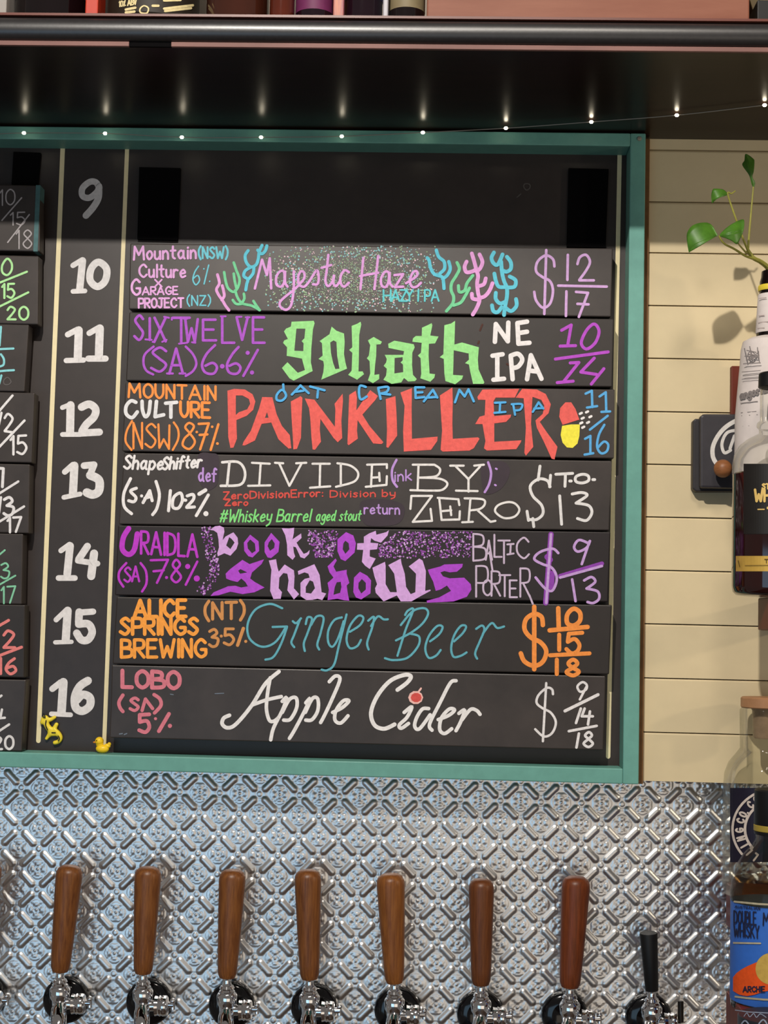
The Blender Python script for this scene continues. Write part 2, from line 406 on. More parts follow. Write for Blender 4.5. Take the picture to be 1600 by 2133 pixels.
# pressed tin splashback: one embossed sheet
def tin_sheet():
    st = .00145; x0, x1 = -.78, .66; z0, z1 = .93, min(z_clap, zf_bot) - .0006
    xs = np.arange(x0, x1, st); zz = np.arange(z0, z1, st)
    X, Z = np.meshgrid(xs, zz)
    n0 = P(707.4, 1658.8, 0); n1 = P(791, 1661.4, 0); per = (n1.x - n0.x)
    u = ((X - n0.x) + (Z - n0.z)) / per; v = ((X - n0.x) - (Z - n0.z)) / per
    du, dv = u - np.round(u), v - np.round(v)
    cu, cv = (u - np.floor(u)) - .5, (v - np.floor(v)) - .5
    sm = lambda t: np.clip(t, 0, 1) ** 2 * (3 - 2 * np.clip(t, 0, 1))
    def bar(along_c, across):                           # along_c: distance from mid-edge
        e = np.sqrt(np.maximum(np.abs(along_c) - .225, 0) ** 2 + across ** 2)
        t = np.clip(1 - (e / .125) ** 2, 0, 1)
        return t ** .8
    h = .0021 * (bar(cu, dv) + bar(cv, du))
    rn = np.sqrt(du ** 2 + dv ** 2)                     # bead with a dimple at the crossings
    h += .0014 * np.sqrt(np.clip(1 - (rn / .085) ** 2, 0, 1)) - .001 * np.sqrt(np.clip(1 - (rn / .04) ** 2, 0, 1))
    x_, z_ = cu + cv, cu - cv                            # rosette in every diamond
    r = np.sqrt(x_ ** 2 + z_ ** 2) / 1.12; th = np.arctan2(z_, x_)
    h += .0014 * np.sqrt(np.clip(1 - (r / .07) ** 2, 0, 1))
    pet = np.clip(1 - ((r - .24) / .11) ** 2, 0, 1) * np.clip(np.cos(4 * th) * .8 + .55, 0, 1)
    h += .0011 * pet ** .7
    inner = np.clip(1 - ((r - .14) / .045) ** 2, 0, 1) * np.clip(-np.cos(4 * th) + .3, 0, 1)
    h += .0008 * inner
    h += .0009 * np.sqrt(np.clip(1 - ((r - .385) / .03) ** 2, 0, 1)) * (np.abs(np.cos(2 * th)) > .25)
    h += .0007 * np.sqrt(np.clip(1 - ((np.abs(du) - .13) ** 2 + (np.abs(dv) - .13) ** 2) / .0011, 0, 1))
    rng = np.random.default_rng(3)
    h += .0007 * np.sin(X * 23 + 1) * np.sin(Z * 31 + 2)
    ny, nx = X.shape
    co = np.stack([X, -h + .0, Z], -1).reshape(-1, 3).astype(np.float32)
    i = np.arange((ny - 1) * nx).reshape(ny - 1, nx)[:, :-1].ravel()
    q = np.stack([i, i + 1, i + nx + 1, i + nx], 1).astype(np.int32)
    me = bpy.data.meshes.new('tin_splashback')
    me.vertices.add(len(co)); me.vertices.foreach_set('co', co.ravel())
    me.loops.add(q.size); me.loops.foreach_set('vertex_index', q.ravel())
    me.polygons.add(len(q)); me.polygons.foreach_set('loop_start', np.arange(0, q.size, 4, dtype=np.int32))
    me.polygons.foreach_set('use_smooth', np.ones(len(q), dtype=bool))
    me.update(); me.validate(); me.materials.append(M_TIN)
    o = bpy.data.objects.new('tin_splashback', me); col.objects.link(o)
    s = o.modifiers.new('thickness', 'SOLIDIFY'); s.thickness = .0012; s.offset = -1
    return meta(o, 'silver pressed tin splashback sheet with diamond pattern behind the taps', 'splashback')
tin_sheet()

# overhanging bottle shelf
SD = .336
for _ in range(30):                         # front depth at which the photo's lower edge meets the underside
    SD += (z_of(800, 100, SD) - z_shelf) * 1.5
sh = thing('overhead_shelf', (0, 0, z_shelf), 'long dark timber shelf with rounded black front edge overhanging the board', 'shelf')
x0s, x1s = XL, 1.25
def zfront(v, d=SD): return z_of(800, v, d)
z_t, z_b0, z_b1, z_u = zfront(37), zfront(42), zfront(90), z_shelf
z_shelf_u = z_u
obj('shelf_board', join(box(x0s, x1s, -SD + .006, -.013 + .012, z_shelf, z_t)), M_WALNUT, sh, label='dark glossy brown board')
obj('top_lining', box(x0s, x1s, -SD + .001, -.02, z_t, z_t + .003), M_REDTOP, sh, label='red stained top surface')
rb = (z_b0 - z_b1) / 2; zc = (z_b0 + z_b1) / 2
pr = [(-SD + .0065, zc + rb)] + [(-SD + .004 - rb * .85 * math.cos(a), zc + rb * math.sin(a)) for a in [R(90 - 15 * k) for k in range(13)]] + [(-SD + .0065, zc - rb)]
n = len(pr)
obj('rounded_front_edge', ([(x0s, y, z) for y, z in pr] + [(x1s, y, z) for y, z in pr],
    [tuple(range(n)), tuple(range(2 * n - 1, n - 1, -1))] + [(i, (i + 1) % n, n + (i + 1) % n, n + i) for i in range(n)]), M_BULL, sh, smooth=True, label='black lacquered half-round moulding')
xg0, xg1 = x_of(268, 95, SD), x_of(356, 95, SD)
for a, b in ((x0s, xg0), (xg1, x1s)):
    obj('lower_edge_strip', box(a, b, -SD + .0015, -SD + .0062, z_u, z_b1), M_STRIP, sh, bevel=.0006, label='pale pink raw timber strip')

obj('edge_gap_shade', box(xg0 - .001, xg1 + .001, -SD + .003, -SD + .0062, z_u + .0003, z_b1), M_VELCRO_SHADE, sh, label='black filler painting the shade in the gap of the lower edge strip')  # matte black filler; paints the gap's shade where the board would catch light
# ------------------------------------------------------------------ menu board
mb = thing('menu_board', (xf_in - .5, -TB, zf_bot), 'large black menu board with teal painted frame and white slot numbers', 'menu board')
obj('backing', box(XL, xf_out - .005, -TB, -.0135 + .0125, zf_bot + .004, zf_top - .004), M_BACK, mb, label='black painted backing board')
frame = join(box(XL, xf_in, -TF, -.002, zf_bot, zf_botin), box(XL, xf_in, -TF, -.002, zf_topin, zf_top),
             box(xf_in, xf_out, -TF, -.002, zf_bot, zf_top))
frame_o = obj('frame', frame, M_TEAL, mb, bevel=.0015, label='teal painted timber frame')
for (a, b, wd) in (((131, 300), (80, 1543), 9.5), ((265, 303), (217, 1548), 8.5), ((1291, 316), (1267, 1576), 9)):
    i = Ink(flat(TB), wd); i.draw('%f,%f %f,%f' % (a + b))
    i.build('dividing_line', M_LINE, mb, label='pale yellow painted line')
def slotnum(txt, parts):
    i = Ink(flat(TB), 15)
    for s, w in parts: i.draw(s, w)
    i.build('slot_number', 'ddd8d6' if txt != '9' else 'ccc7c6', mb, label='hand painted white number ' + txt)
slotnum('9', [('~207,392 200,380 187,379 172,392 172,408 186,412 201,401 207,390', 13), ('~206,388 205,412 194,432 179,449', 14)])
slotnum('10', [('152,553 170,542', 11), ('172,543 166,603', 15), ('152,607 177,606', 10), ('@205,546 190,560 188,584 203,597 219,585 222,560', 15)])
slotnum('11', [('141,697 162,686', 12), ('164,688 162,746', 17), ('138,751 174,750', 11), ('186,694 205,683', 12), ('208,684 206,742', 17), ('184,747 220,747', 13)])
slotnum('12', [('130,849 148,842', 10), ('147,844 146,900', 17), ('130,905 168,905', 10), ('~170,848 186,842 199,852 196,868 180,884 171,898', 16), ('170,902 207,900', 15)])
slotnum('13', [('135,983 152,968', 12), ('155,970 152,1028', 17), ('133,1036 167,1029', 10), ('175,970 196,968 188,988', 14), ('~188,990 206,1000 206,1022 194,1030 181,1026', 18)])
slotnum('14', [('127,1147 145,1134', 11), ('146,1137 140,1196', 16), ('122,1204 156,1204', 12), ('182,1138 164,1165', 15), ('162,1168 203,1174', 12), ('196,1153 190,1200', 17)])
slotnum('15', [('117,1291 138,1271', 11), ('141,1272 137,1332', 17), ('115,1338 149,1337', 9), ('194,1274 166,1276', 13), ('165,1275 164,1296', 16), ('~164,1300 184,1300 192,1316 184,1332 170,1333 160,1319', 16)])
slotnum('16', [('109,1435 127,1421', 13), ('132,1421 128,1484', 18), ('107,1487 147,1489', 10), ('~183,1418 166,1430 156,1452 158,1474 172,1481 187,1470 187,1453 172,1447 160,1458', 17)])
for x0, y0, x1, y1 in ((290, 348, 376, 500), (1185, 350, 1268, 516), (28, 316, 84, 386)):
    pts = [P(x0, y0, TB + .006), P(x1, y0 + 2, TB + .006), P(x1 - 6, y1, TB + .006), P(x0 - 4, y1 - 2, TB + .006)]
    obj('velcro_pad', prism(pts, .0062), M_VELCRO_SHADE, mb, label='black fabric fastening pad')
sp = P(1332, 289, TF)
obj('screw_head', lathe([(.0001, .0016), (.0026, .0014), (.0034, .0002), (.0034, -.0008)], along(sp, sp + Vector((0, -1, 0)))), mat('zinc_screw', 'b9b5a8', .35, .8), frame_o, smooth=True)
i = Ink(flat(TB), 3).draw('@1094,383 1091,389 1097,396 1104,391 1103,384;1077,411 1085,404', 2.5)
i.build('chalk_smudge', '55504d', mb)

# ------------------------------------------------------------------ the chalk panels
def panel(corners, label, m=M_PANEL, group=None, d=TP):
    c = [P(x, y, d) for x, y in corners]
    for q in c: q.z = max(q.z, zf_botin + .0008)
    o = thing('menu_sign', (sum((p.x for p in c)) / 4, -d, min(p.z for p in c)), label, 'menu sign', group)
    obj('chalkboard', prism(c, .023), m, o, bevel=.0016)
    return o
PG = 'chalk menu panels in the right hand column'
LP, WH, GN, CY = 'cf9bd6', 'e3dedd', '97d98a', '62b9cd'
# -- panel beside 10
p = panel(((271, 507), (1277, 517), (1273, 660), (268, 644)), 'grey chalk panel in slot 10 with speckles and drawn pink, green and cyan corals', M_PANEL, PG)
f = flat(TP)
rnd = random.Random(4)
mint, pinkd = Ink(f), Ink(f)
teal2 = Ink(f)
for k in range(2700):
    a = rnd.gauss(735, 92); b = rnd.gauss(580, 36)
    if not (552 < a < 915 and 512 < b < 650): continue
    e = ((a - 735) / 180) ** 2 + ((b - 580) / 70) ** 2
    g_ = rnd.random()
    (mint if g_ < (.72 if e < .4 else .4) else teal2 if g_ < .8 else pinkd).dot(a, b, rnd.uniform(.7, 1.25) if e < .4 else rnd.uniform(1.1, 2.0))
mint.build('mint_speckles', '94ad8c', p); teal2.build('teal_speckles', '8cc0c4', p); pinkd.build('pink_speckles', 'd9bcc4', p)
i = Ink(f, 4.2); i.k = 70
i.text('Mountain', 279, 541, 408, 538, 27, 4.6).text('Culture', 290, 577, 386, 578, 26, 4.4).text('x', 323, 597, 337, 597, 24, 3.5)
i.glyph('G', 274, 582, 292, 614, 5).text('ARAGE', 297, 614, 370, 613, 16, 3.6).text('PROJECT', 289, 641, 382, 640, 19, 4.2)
i.build('brewery_lettering', 'd8a2d4', p, 'lilac chalk lettering')
i = Ink(f, 4).text('(NSW)', 414, 538, 474, 538, 23, 4.2).text('6%', 401, 594, 437, 590, 38, 3).text('(NZ)', 390, 636, 438, 636, 20, 3)
i.build('region_lettering', '6fbfce', p, 'pale cyan chalk lettering')
def coral(nm, hexc, strokes, w): ik = Ink(f, w); ik.k = 60; ik.draw(strokes).build(nm, hexc, p)
coral('pink_coral_drawing', 'd99bd2', '~453,572 457,590 451,603 456,615 463,625 470,637 477,646;~463,595 466,607 467,617 462,625', 6)
coral('pink_coral_drawing', 'd99bd2', '~983,528 988,545 992,560 996,575 994,590 996,610 999,625 993,642 985,655;~972,545 968,556 972,567 985,565 993,560;~999,530 1005,545 1001,558 993,566;~1012,580 1008,592 997,596;~1026,590 1020,605 1010,617 998,621;~983,612 985,622 997,624', 8)
coral('green_coral_drawing', '74c795', '~467,567 470,585 475,600 486,608 495,600 499,582 492,562 487,547;~487,570 489,585 493,602;~490,605 495,620 505,632 525,637 541,646;~485,625 492,633 503,633;~508,612 509,622 504,631;~528,627 533,635 540,645', 5.5)
coral('green_coral_drawing', '74c795', '~952,547 957,560 950,575 941,590 940,605 945,618 943,632 930,648;~985,574 973,590 968,605 957,608 955,595;~978,600 970,615 960,630 945,636', 6.5)
coral('cyan_coral_drawing', '62bed2', '~517,522 511,532 513,546 522,556 533,552 538,540 540,525 546,511;~556,512 553,522 545,529 537,521;~524,556 511,564 508,575 516,582 514,592 512,604;~529,558 527,570 518,581', 6.5)
coral('cyan_coral_drawing', '62bed2', '~925,601 924,588 921,577 905,571 897,558 894,543 890,537;~909,521 914,535 925,545 926,560 916,570;~935,545 938,560 932,573 922,581', 7)
coral('cyan_coral_drawing', '62bed2', '~1029,526 1024,537 1028,548 1037,551 1047,530;~1056,535 1064,546 1064,560 1055,566 1045,562;~1044,545 1046,568 1050,585 1056,600 1056,618 1052,640 1050,656;~1030,570 1033,585 1039,597 1052,598;~1062,576 1074,584 1072,597 1058,599;~1033,610 1033,623 1042,632 1054,628;~1025,636 1028,648 1037,650 1045,640;~1075,623 1076,637 1065,648 1053,641', 8)
i = Ink(f, 5.2); i.k = 70
i.draw('531,601 546,541;546,541 556,573;556,573 562,538;562,538 565,601')
i.draw('@592,567 584,565 576,576 576,592 585,597 592,588;~594,566 594,588 599,597;~612,565 612,600 607,634 597,645 585,640 583,630 593,619 612,604 624,592 634,579 633,567 626,566 621,578 624,593 634,597 645,585 660,563 664,580 661,592 652,592')
i.draw('~684,531 681,560 678,585 684,596 694,584 696,572 694,588 700,596 709,584;670,558 690,552;~727,567 718,563 710,575 710,590 717,597 727,589')
i.draw('757,537 751,602;788,533 780,602;750,575 788,568;@810,569 802,566 794,580 795,594 803,598 809,588;~812,568 812,588 818,597;822,573 840,571 823,598 840,597;~846,590 868,575 868,565 860,568 854,584 858,597 868,597 877,589')
i.build('title_lettering', 'd59bd6', p, 'pink script title')
i = Ink(f, 3.8); i.k = 70
for c_, a_, b_ in (('H', 799, 814), ('A', 816, 832), ('Z', 835, 848), ('Y', 846, 860), ('P', 885, 895), ('A', 899, 914)): i.glyph(c_, a_, 604, b_, 627)
i.draw('872,604 871,627').build('style_lettering', '64c2c8', p)
i = Ink(f, 5.5)
i.draw('~1155,555 1152,540 1137,532 1120,545 1117,565 1130,577 1146,586 1152,606 1146,632 1131,641 1117,626 1113,608;1138,521 1134,654;1183,531 1182,583;~1203,550 1208,536 1221,531 1229,545 1222,562 1207,583;1207,584 1237,584;1163,595 1264,597;1180,607 1179,658;1200,608 1225,610 1206,660;1203,633 1226,634')
i.build('price_lettering', 'c79fd0', p)
# -- panel beside 11
p = panel(((269, 650), (1279, 664), (1275, 806), (262, 793)), 'black chalk panel in slot 11 with large light green blackletter title', M_PANEL_DK, PG)
i = Ink(f, 5.5)
for c, a, b, cc, dd in (('S', 280, 657, 298, 708), ('I', 306, 663, 312, 708), ('X', 322, 662, 345, 711), ('T', 360, 662, 395, 714), ('W', 386, 665, 412, 712), ('E', 423, 666, 450, 709), ('L', 463, 661, 488, 714), ('V', 493, 661, 516, 708), ('E', 527, 661, 551, 714)):
    i.glyph(c, a, b, cc, dd)
i.draw('303,707 316,708;358,662 358,666;390,714 373,716;407,714 400,713;383,664 390,664;493,660 503,660;512,661 520,661;460,659 470,659;342,660 352,662;338,712 347,708;322,713 318,712', 4)
i.draw('~320,722 302,738 299,757 305,772 319,780;~387,722 402,738 409,757 402,773 387,783', 5)
i.glyph('S', 315, 724, 346, 774).glyph('A', 353, 726, 381, 778).draw('348,778 360,778;374,778 386,778', 4.5)
i.draw('~448,719 430,738 421,760 428,776 445,778 452,765 443,756 428,762;~497,723 484,738 473,760 478,776 494,778 501,766 492,757 478,762;537,729 507,783;463,763 464,764', 5.5)
i.dot(463, 763, 5).dot(516, 735, 4.5).dot(525, 776, 4.5)
i.build('brewery_lettering', 'a957c4', p, 'purple chalk lettering')
o5, s5 = (560, 640), 3.478
i = Ink(f)
i.poly('165,105 325,98 332,115 320,160 308,300 305,400 318,462 180,532 150,515 95,440 135,398 210,475 262,455 240,372 130,352 132,290 103,258 112,240 138,230 110,175 125,155 160,140', ['200,155 265,155 258,225 238,245 252,262 250,318 185,315'], o5, s5)
i.poly('455,140 490,170 545,190 550,250 545,340 555,400 567,445 380,525 395,470 400,420 395,390 360,375 390,350 385,260 368,245 440,195', ['445,255 470,240 490,252 495,350 512,445 482,448 465,400 450,330'], o5, s5)
i.poly('600,135 640,120 665,105 670,125 655,200 652,400 650,465 680,465 690,485 640,525 575,490 600,460 605,330 582,310 605,290', (), o5, s5)
i.poly('718,240 760,215 820,250 810,268 780,270 778,350 770,420 765,490 800,485 800,520 755,550 718,530 735,480 730,390 710,370 725,350 735,275', (), o5, s5)
i.poly('865,265 910,242 1050,268 1057,290 1040,330 1038,420 1045,490 1072,520 1060,535 1010,538 980,512 960,545 890,555 830,525 850,495 855,445 832,425 850,400 855,375 840,345 975,345 980,318 868,295', ['912,368 970,362 970,385 955,400 972,415 974,470 910,480'], o5, s5)
i.poly('1110,148 1150,130 1180,115 1185,130 1170,205 1230,212 1205,262 1160,265 1158,350 1165,480 1205,485 1200,510 1170,540 1098,515 1105,480 1100,370 1080,350 1102,330 1108,258 1040,250 1045,225 1065,208 1108,208', (), o5, s5)
i.poly('1272,130 1320,118 1350,98 1345,270 1400,255 1522,290 1515,380 1520,450 1562,545 1555,555 1480,555 1460,470 1450,415 1422,405 1450,380 1448,335 1340,312 1338,400 1335,490 1408,495 1400,520 1350,558 1280,535 1272,480 1268,375 1238,362 1265,340', (), o5, s5)
i.build('title_lettering', GN, p, 'light green blackletter title')
i = Ink(f, 10)
i.draw('1031,712 1033,675 1058,711 1059,672;1098,670 1078,673 1080,716 1103,714;1079,694 1098,691', 9.5)
i.draw('1026,741 1047,738;1036,740 1036,790;1028,791 1050,789;1068,790 1064,742;~1064,741 1079,737 1088,749 1080,763 1068,767;1098,790 1106,740 1128,789;1103,772 1120,774', 9.5)
i.build('style_lettering', WH, p, 'white chalk lettering')
i = Ink(f, 6.5)
i.draw('1170,688 1190,677 1183,718;1167,721 1199,720;@1238,675 1222,688 1211,714 1222,727 1240,714 1248,690;1157,748 1267,733;1188,756 1206,755 1175,794;1161,797 1194,794;1238,746 1210,775 1243,780;1258,768 1232,800')
i.build('price_lettering', 'b04fc0', p)
i = Ink(f, 5).draw('1000,688 1005,676;996,715 998,711;1056,758 1060,760', 4)
i.build('chalk_smudge', '4e342e', p)
# -- panel beside 12
p = panel(((261, 797), (1281, 811), (1279, 955), (254, 940)), 'black chalk panel in slot 12 with huge coral red capitals and a pill drawing', M_PANEL, PG)
i = Ink(f, 5).text('MOUNTAIN', 268, 827, 449, 833, 28, 5).text('URE', 376, 868, 437, 870, 31, 6)
i.draw('~275,877 264,898 262,920 274,937;~362,880 371,895 371,915 360,937', 4.5)
i.glyph('N', 278, 881, 296, 934, 4.5).glyph('S', 303, 883, 324, 932, 4.5).draw('330,884 332,933 341,915 352,935 353,886', 4.5)
i.draw('@394,881 386,890 395,902 406,920 395,935 381,928 384,914 396,902 404,888', 4.8).draw('414,883 435,882 417,936;416,906 432,905;455,884 439,937', 5.2).dot(410, 900, 3).dot(442, 889, 3).dot(453, 924, 3.2)
i.build('brewery_lettering', 'f0914a', p, 'orange chalk lettering')
i = Ink(f, 7.5).draw('~283,838 273,835 263,846 263,862 275,870 286,858;~296,836 297,855 303,868 310,860 313,836;326,836 323,868 341,864;345,840 368,838;356,841 356,869')
i.build('half_word_lettering', 'dcdadb', p, 'white first half of the second word')
o2, s2, o3, s3 = (460, 790), 4.0, (800, 790), 3.265
i = Ink(f)
i.poly('55,95 110,80 200,85 265,125 288,185 270,255 215,305 130,340 132,420 135,495 105,570 80,572 62,480 60,300', ['125,135 180,135 235,165 245,205 220,250 150,275 125,298'], o2, s2)
i.poly('345,148 430,150 465,290 510,390 575,465 588,575 565,578 480,500 420,360 340,372 285,510 200,552 180,550 190,520 250,430 320,240', ['385,275 398,320 368,322'], o2, s2)
i.poly('583,185 640,155 665,140 680,155 672,350 668,490 635,580 605,585 600,480 590,320', (), o2, s2)
i.poly('700,160 780,170 840,250 950,395 955,250 948,205 1015,120 1018,180 1005,350 1012,490 975,525 940,490 830,330 825,420 835,520 785,588 765,585 755,480 745,320 735,240', (), o2, s2)
i.poly('1070,130 1125,95 1135,150 1130,260 1190,170 1245,90 1310,140 1290,170 1180,295 1240,390 1355,525 1340,540 1270,535 1140,340 1135,430 1142,495 1065,550 1055,540 1060,400', (), o2, s2)
i.poly('1375,165 1455,140 1465,300 1470,470 1395,572 1380,565 1385,420 1380,270', (), o2, s2)
i.poly('112,90 190,60 188,200 190,405 365,390 362,420 320,480 135,492 130,350 140,180', (), o3, s3)
i.poly('380,110 465,55 468,150 465,300 468,405 640,395 650,405 610,470 580,485 400,492 385,480 395,350', (), o3, s3)
i.poly('635,120 670,70 920,65 890,125 760,125 745,150 750,250 865,240 860,260 830,290 750,300 750,425 935,415 930,430 900,475 700,485 680,470 690,420 670,305 620,305 650,255 685,245 690,140 640,140', (), o3, s3)
i.poly('940,65 1040,70 1100,100 1135,170 1120,230 1060,290 1100,350 1180,460 1160,545 1140,540 1090,430 1040,330 1030,280 1080,235 1090,180 1070,140 1010,120 1000,300 1015,460 965,520 955,500 965,330 950,130 895,125', (), o3, s3)
i.build('title_lettering', 'e2635c', p, 'coral red painted capitals')
i = Ink(f, 5)
i.k = 300
i.draw('@588,812 577,822 577,833 588,834 596,824;590,801 591,814;608,822 626,803 643,819;616,816 632,814;646,805 676,813;663,809 661,828')
i.draw('~762,806 750,804 748,820 752,832 764,826;788,809 793,831;~788,808 808,806 806,816 792,820;796,820 813,822;884,807 865,807 866,829 884,827;866,818 880,817;883,836 902,812 911,828;892,828 908,827;948,838 957,812 968,826 976,811 987,836')
i.draw('1031,839 1053,838;1042,839 1041,858;1030,860 1053,858;1069,842 1073,864;~1066,842 1087,842 1084,853 1072,855;1110,858 1122,838 1132,851;1113,851 1130,850', 4.6)
i.build('style_lettering', '55a9e0', p, 'blue chalk lettering')
Ink(f).poly('1165,868 1167,850 1178,838 1190,838 1199,852 1207,874 1172,885', smooth=False).build('pill_cap_drawing', 'e2635c', p)
i = Ink(f).poly('1171,887 1190,884 1208,884 1207,908 1203,924 1193,933 1181,932 1172,922 1168,906')
i.build('pill_base_drawing', 'ecdf4a', p)
i = Ink(f)
for x, y in ((1210, 861), (1223, 858), (1214, 871), (1230, 868), (1211, 881), (1225, 880), (1215, 890)): i.draw('%d,%d %d,%d' % (x - 2, y + 1, x + 2, y - 1), 5)
i.build('powder_dots', WH, p)
i = Ink(f, 5).draw('1220,820 1233,814 1234,848;1223,849 1244,846;1249,826 1262,817 1263,856;1253,858 1271,857;1229,895 1266,866;1219,914 1230,908 1230,945;1218,947 1236,944;~1259,885 1248,905 1244,930 1252,944 1264,940 1267,926 1258,920 1246,932')
i.build('price_lettering', '5aa4d8', p)
# -- panel beside 13
p = panel(((258, 943), (1275, 960), (1270, 1105), (247, 1092)), 'grey chalk panel in slot 13 with thin white serif title and code-like notes', M_PANEL, PG)
i = Ink(f, 4.8).text('Shape', 258, 976, 338, 978, 27, 5, .15).text('Shifter', 338, 978, 418, 973, 25, 5, .15)
i.draw('~272,997 258,1028 259,1055 274,1070;~325,1003 332,1030 327,1058 318,1072;~284,1017 272,1023 283,1036 279,1045 268,1043;298,1047 312,1022 317,1043;302,1038 314,1034;355,1022 351,1064;@376,1027 362,1036 360,1056 372,1058 380,1042;380,1041 387,1042;~390,1033 402,1030 403,1040 389,1056;389,1057 405,1056;434,1031 409,1074', 6.5)
i.draw('415,1029 428,1021', 8).dot(295, 1033, 3.5).dot(429, 1070, 5.5)
i.build('brewery_lettering', WH, p, 'white chalk script')
i = Ink(f, 4.6)
i.draw('~463,963 494,962 508,975 510,995 499,1010 460,1012;478,963 473,1012', 5.5)
i.draw('525,964 562,966;543,966 540,1011;517,1012 563,1011;573,964 590,965;582,966 603,1012 628,966;617,965 638,964;651,966 687,966;667,966 666,1013;646,1016 688,1013;~703,965 730,970 746,985 738,1003 700,1014;710,967 710,1012;765,968 806,967 806,975;775,970 773,1014;762,1014 805,1010 806,992;774,995 790,994;790,985 791,1002')
i.build('title_lettering', 'e0dbd8', p, 'white serif title, first word'); i = Ink(f, 4.6); i.k = 40
i.draw('860,968 905,968;872,968 870,1020;~905,968 917,978 908,992 873,995;~873,995 915,997 932,1007 922,1020 900,1022 855,1021;938,970 966,970;988,970 1008,968;950,972 976,998 1000,972;976,998 976,1024;950,1022 995,1023')
i.build('title_lettering', 'e0dbd8', p, 'white serif title, second word'); i = Ink(f, 4.6); i.k = 40
i.draw('855,1060 857,1033 900,1033 860,1087 900,1085 897,1060;912,1037 955,1040 957,1052;915,1037 920,1083 957,1082 958,1065;918,1065 940,1063;938,1055 940,1073;~968,1038 1005,1040 1010,1050 1000,1060 980,1063;980,1040 976,1087;963,1088 985,1087;995,1063 1022,1087 1032,1085;@1057,1046 1037,1053 1032,1066 1050,1079 1072,1076 1082,1062 1073,1049')
i.build('title_lettering', 'e0dbd8', p, 'white serif title, third word')
for tx in ('414,946 440,944 455,950 456,985 452,1010 432,1022 418,1008 412,980', '752,1045 800,1040 838,1050 842,1072 826,1092 775,1096 756,1085', '1006,966 1050,962 1062,985 1044,1018 1012,1030 1004,1005'):
    Ink(f).poly(tx, smooth=True).build('wiped_patch', mat('wiped_purple_patch', '33262f', .5, 0, .15, 40, .4), p, 'dark purple wiped patch')
i = Ink(f, 3.8); i.k = 60
i.text('def', 414, 1002, 451, 1003, 27, 4).draw('~826,958 817,978 818,1000 827,1014;~1017,963 1023,985 1019,1008 1010,1025', 5).text('ink', 822, 1003, 857, 1000, 22, 3.2).text('return', 759, 1070, 832, 1071, 20, 3.2)
i.draw('1033,976 1035,977;1031,1010 1033,1011', 4)
i.build('code_lettering', 'b78fd0', p, 'lilac chalk code words')
i = Ink(f, 3).text('ZeroDivisionError:', 466, 1040, 672, 1034, 15, 3.2).text('Division by', 688, 1036, 823, 1034, 14, 2.8).text('Zero', 469, 1053, 516, 1053, 12, 3.2)
i.build('error_lettering', 'd0524a', p, 'red chalk note')
Ink(f, 3.3).text('#Whiskey Barrel', 458, 1087, 645, 1086, 25, 3.4, .2).text('aged stout', 658, 1085, 750, 1084, 21, 3, .2).build('style_lettering', '7fd67c', p, 'green chalk note')
i = Ink(f, 6).draw('~1146,1014 1140,1001 1122,998 1105,1012 1110,1033 1128,1052 1131,1070 1118,1082 1101,1082;1125,971 1121,1000;1147,990 1145,1014;1098,1065 1101,1084;1110,1080 1112,1097;1158,988 1193,986;1178,988 1177,1013;@1213,988 1200,993 1200,1003 1213,1006 1226,1001 1225,991;1235,999 1239,999;1187,1002 1190,1002;1166,1033 1170,1092;~1192,1029 1212,1026 1223,1032 1200,1048;~1200,1048 1226,1053 1233,1068 1222,1084 1203,1080', 6)
i.build('price_lettering', 'dcd8d6', p)
# -- panel beside 14
p = panel(((246, 1094), (1272, 1108), (1267, 1254), (239, 1240)), 'blackest chalk panel in slot 14 with purple and lilac blackletter title', mat('blackest_panel', '231c1d', .48, 0, .12, 14, .4), PG)
i = Ink(f, 5.5).draw('~268,1101 257,1120 255,1144 268,1155 280,1144 286,1112', 11)
i.text('RAIDLA', 294, 1153, 411, 1160, 46, 5.5)
i.draw('~263,1173 249,1190 248,1207 257,1222;~293,1173 304,1190 305,1215 296,1232', 5).glyph('S', 259, 1182, 272, 1212, 4.5).glyph('A', 275, 1180, 290, 1211, 4.5)
i.draw('314,1167 350,1166 327,1214;320,1190 341,1188;@367,1166 360,1177 368,1188 377,1202 367,1213 357,1203 366,1188 375,1176;411,1170 387,1218', 5).dot(347, 1203, 3.5).dot(391, 1180, 5.5).dot(410, 1205, 6.5)
i.build('brewery_lettering', 'b63cc0', p, 'magenta chalk lettering')
o1, s1, oB, sB = (230, 1085), 4.0, (560, 1085), 3.636
i = Ink(f)
i.poly('830,75 870,45 910,40 945,55 950,90 935,160 960,130 1025,95 1060,140 1065,190 1050,235 1000,290 950,270 895,295 890,270 905,220 900,150 890,100 860,80', ['990,135 1010,150 1035,180 1000,235 965,205'], o1, s1)
i.poly('98,55 150,58 192,52 190,90 180,140 215,115 245,95 248,130 210,165 230,200 265,250 290,240 310,220 305,250 270,285 240,275 205,200 185,195 190,240 200,270 180,295 140,260 138,180 125,110', (), oB, sB)
i.poly('720,120 760,95 810,75 815,105 890,85 910,70 900,110 850,165 800,150 775,130 770,165 830,170 820,215 765,220 765,270 810,285 765,365 730,340 705,310 715,220 668,218 670,170 720,168', (), oB, sB)
i.build('title_lettering', 'cda0d8', p, 'lilac blackletter letters of the upper line'); i = Ink(f)
i.poly('0,300 30,295 55,290 65,350 75,385 120,330 190,375 195,420 190,510 230,555 190,595 140,525 150,450 140,400 110,395 80,430 75,510 100,540 90,590 35,592 10,530 15,430 20,370', (), oB, sB)
i.poly('220,380 345,328 385,410 390,450 400,540 435,550 405,600 370,590 330,598 285,600 240,570 240,470 270,440 310,430 300,400 270,390 225,408', ['310,450 335,460 350,510 320,550 280,545 280,500'], oB, sB)
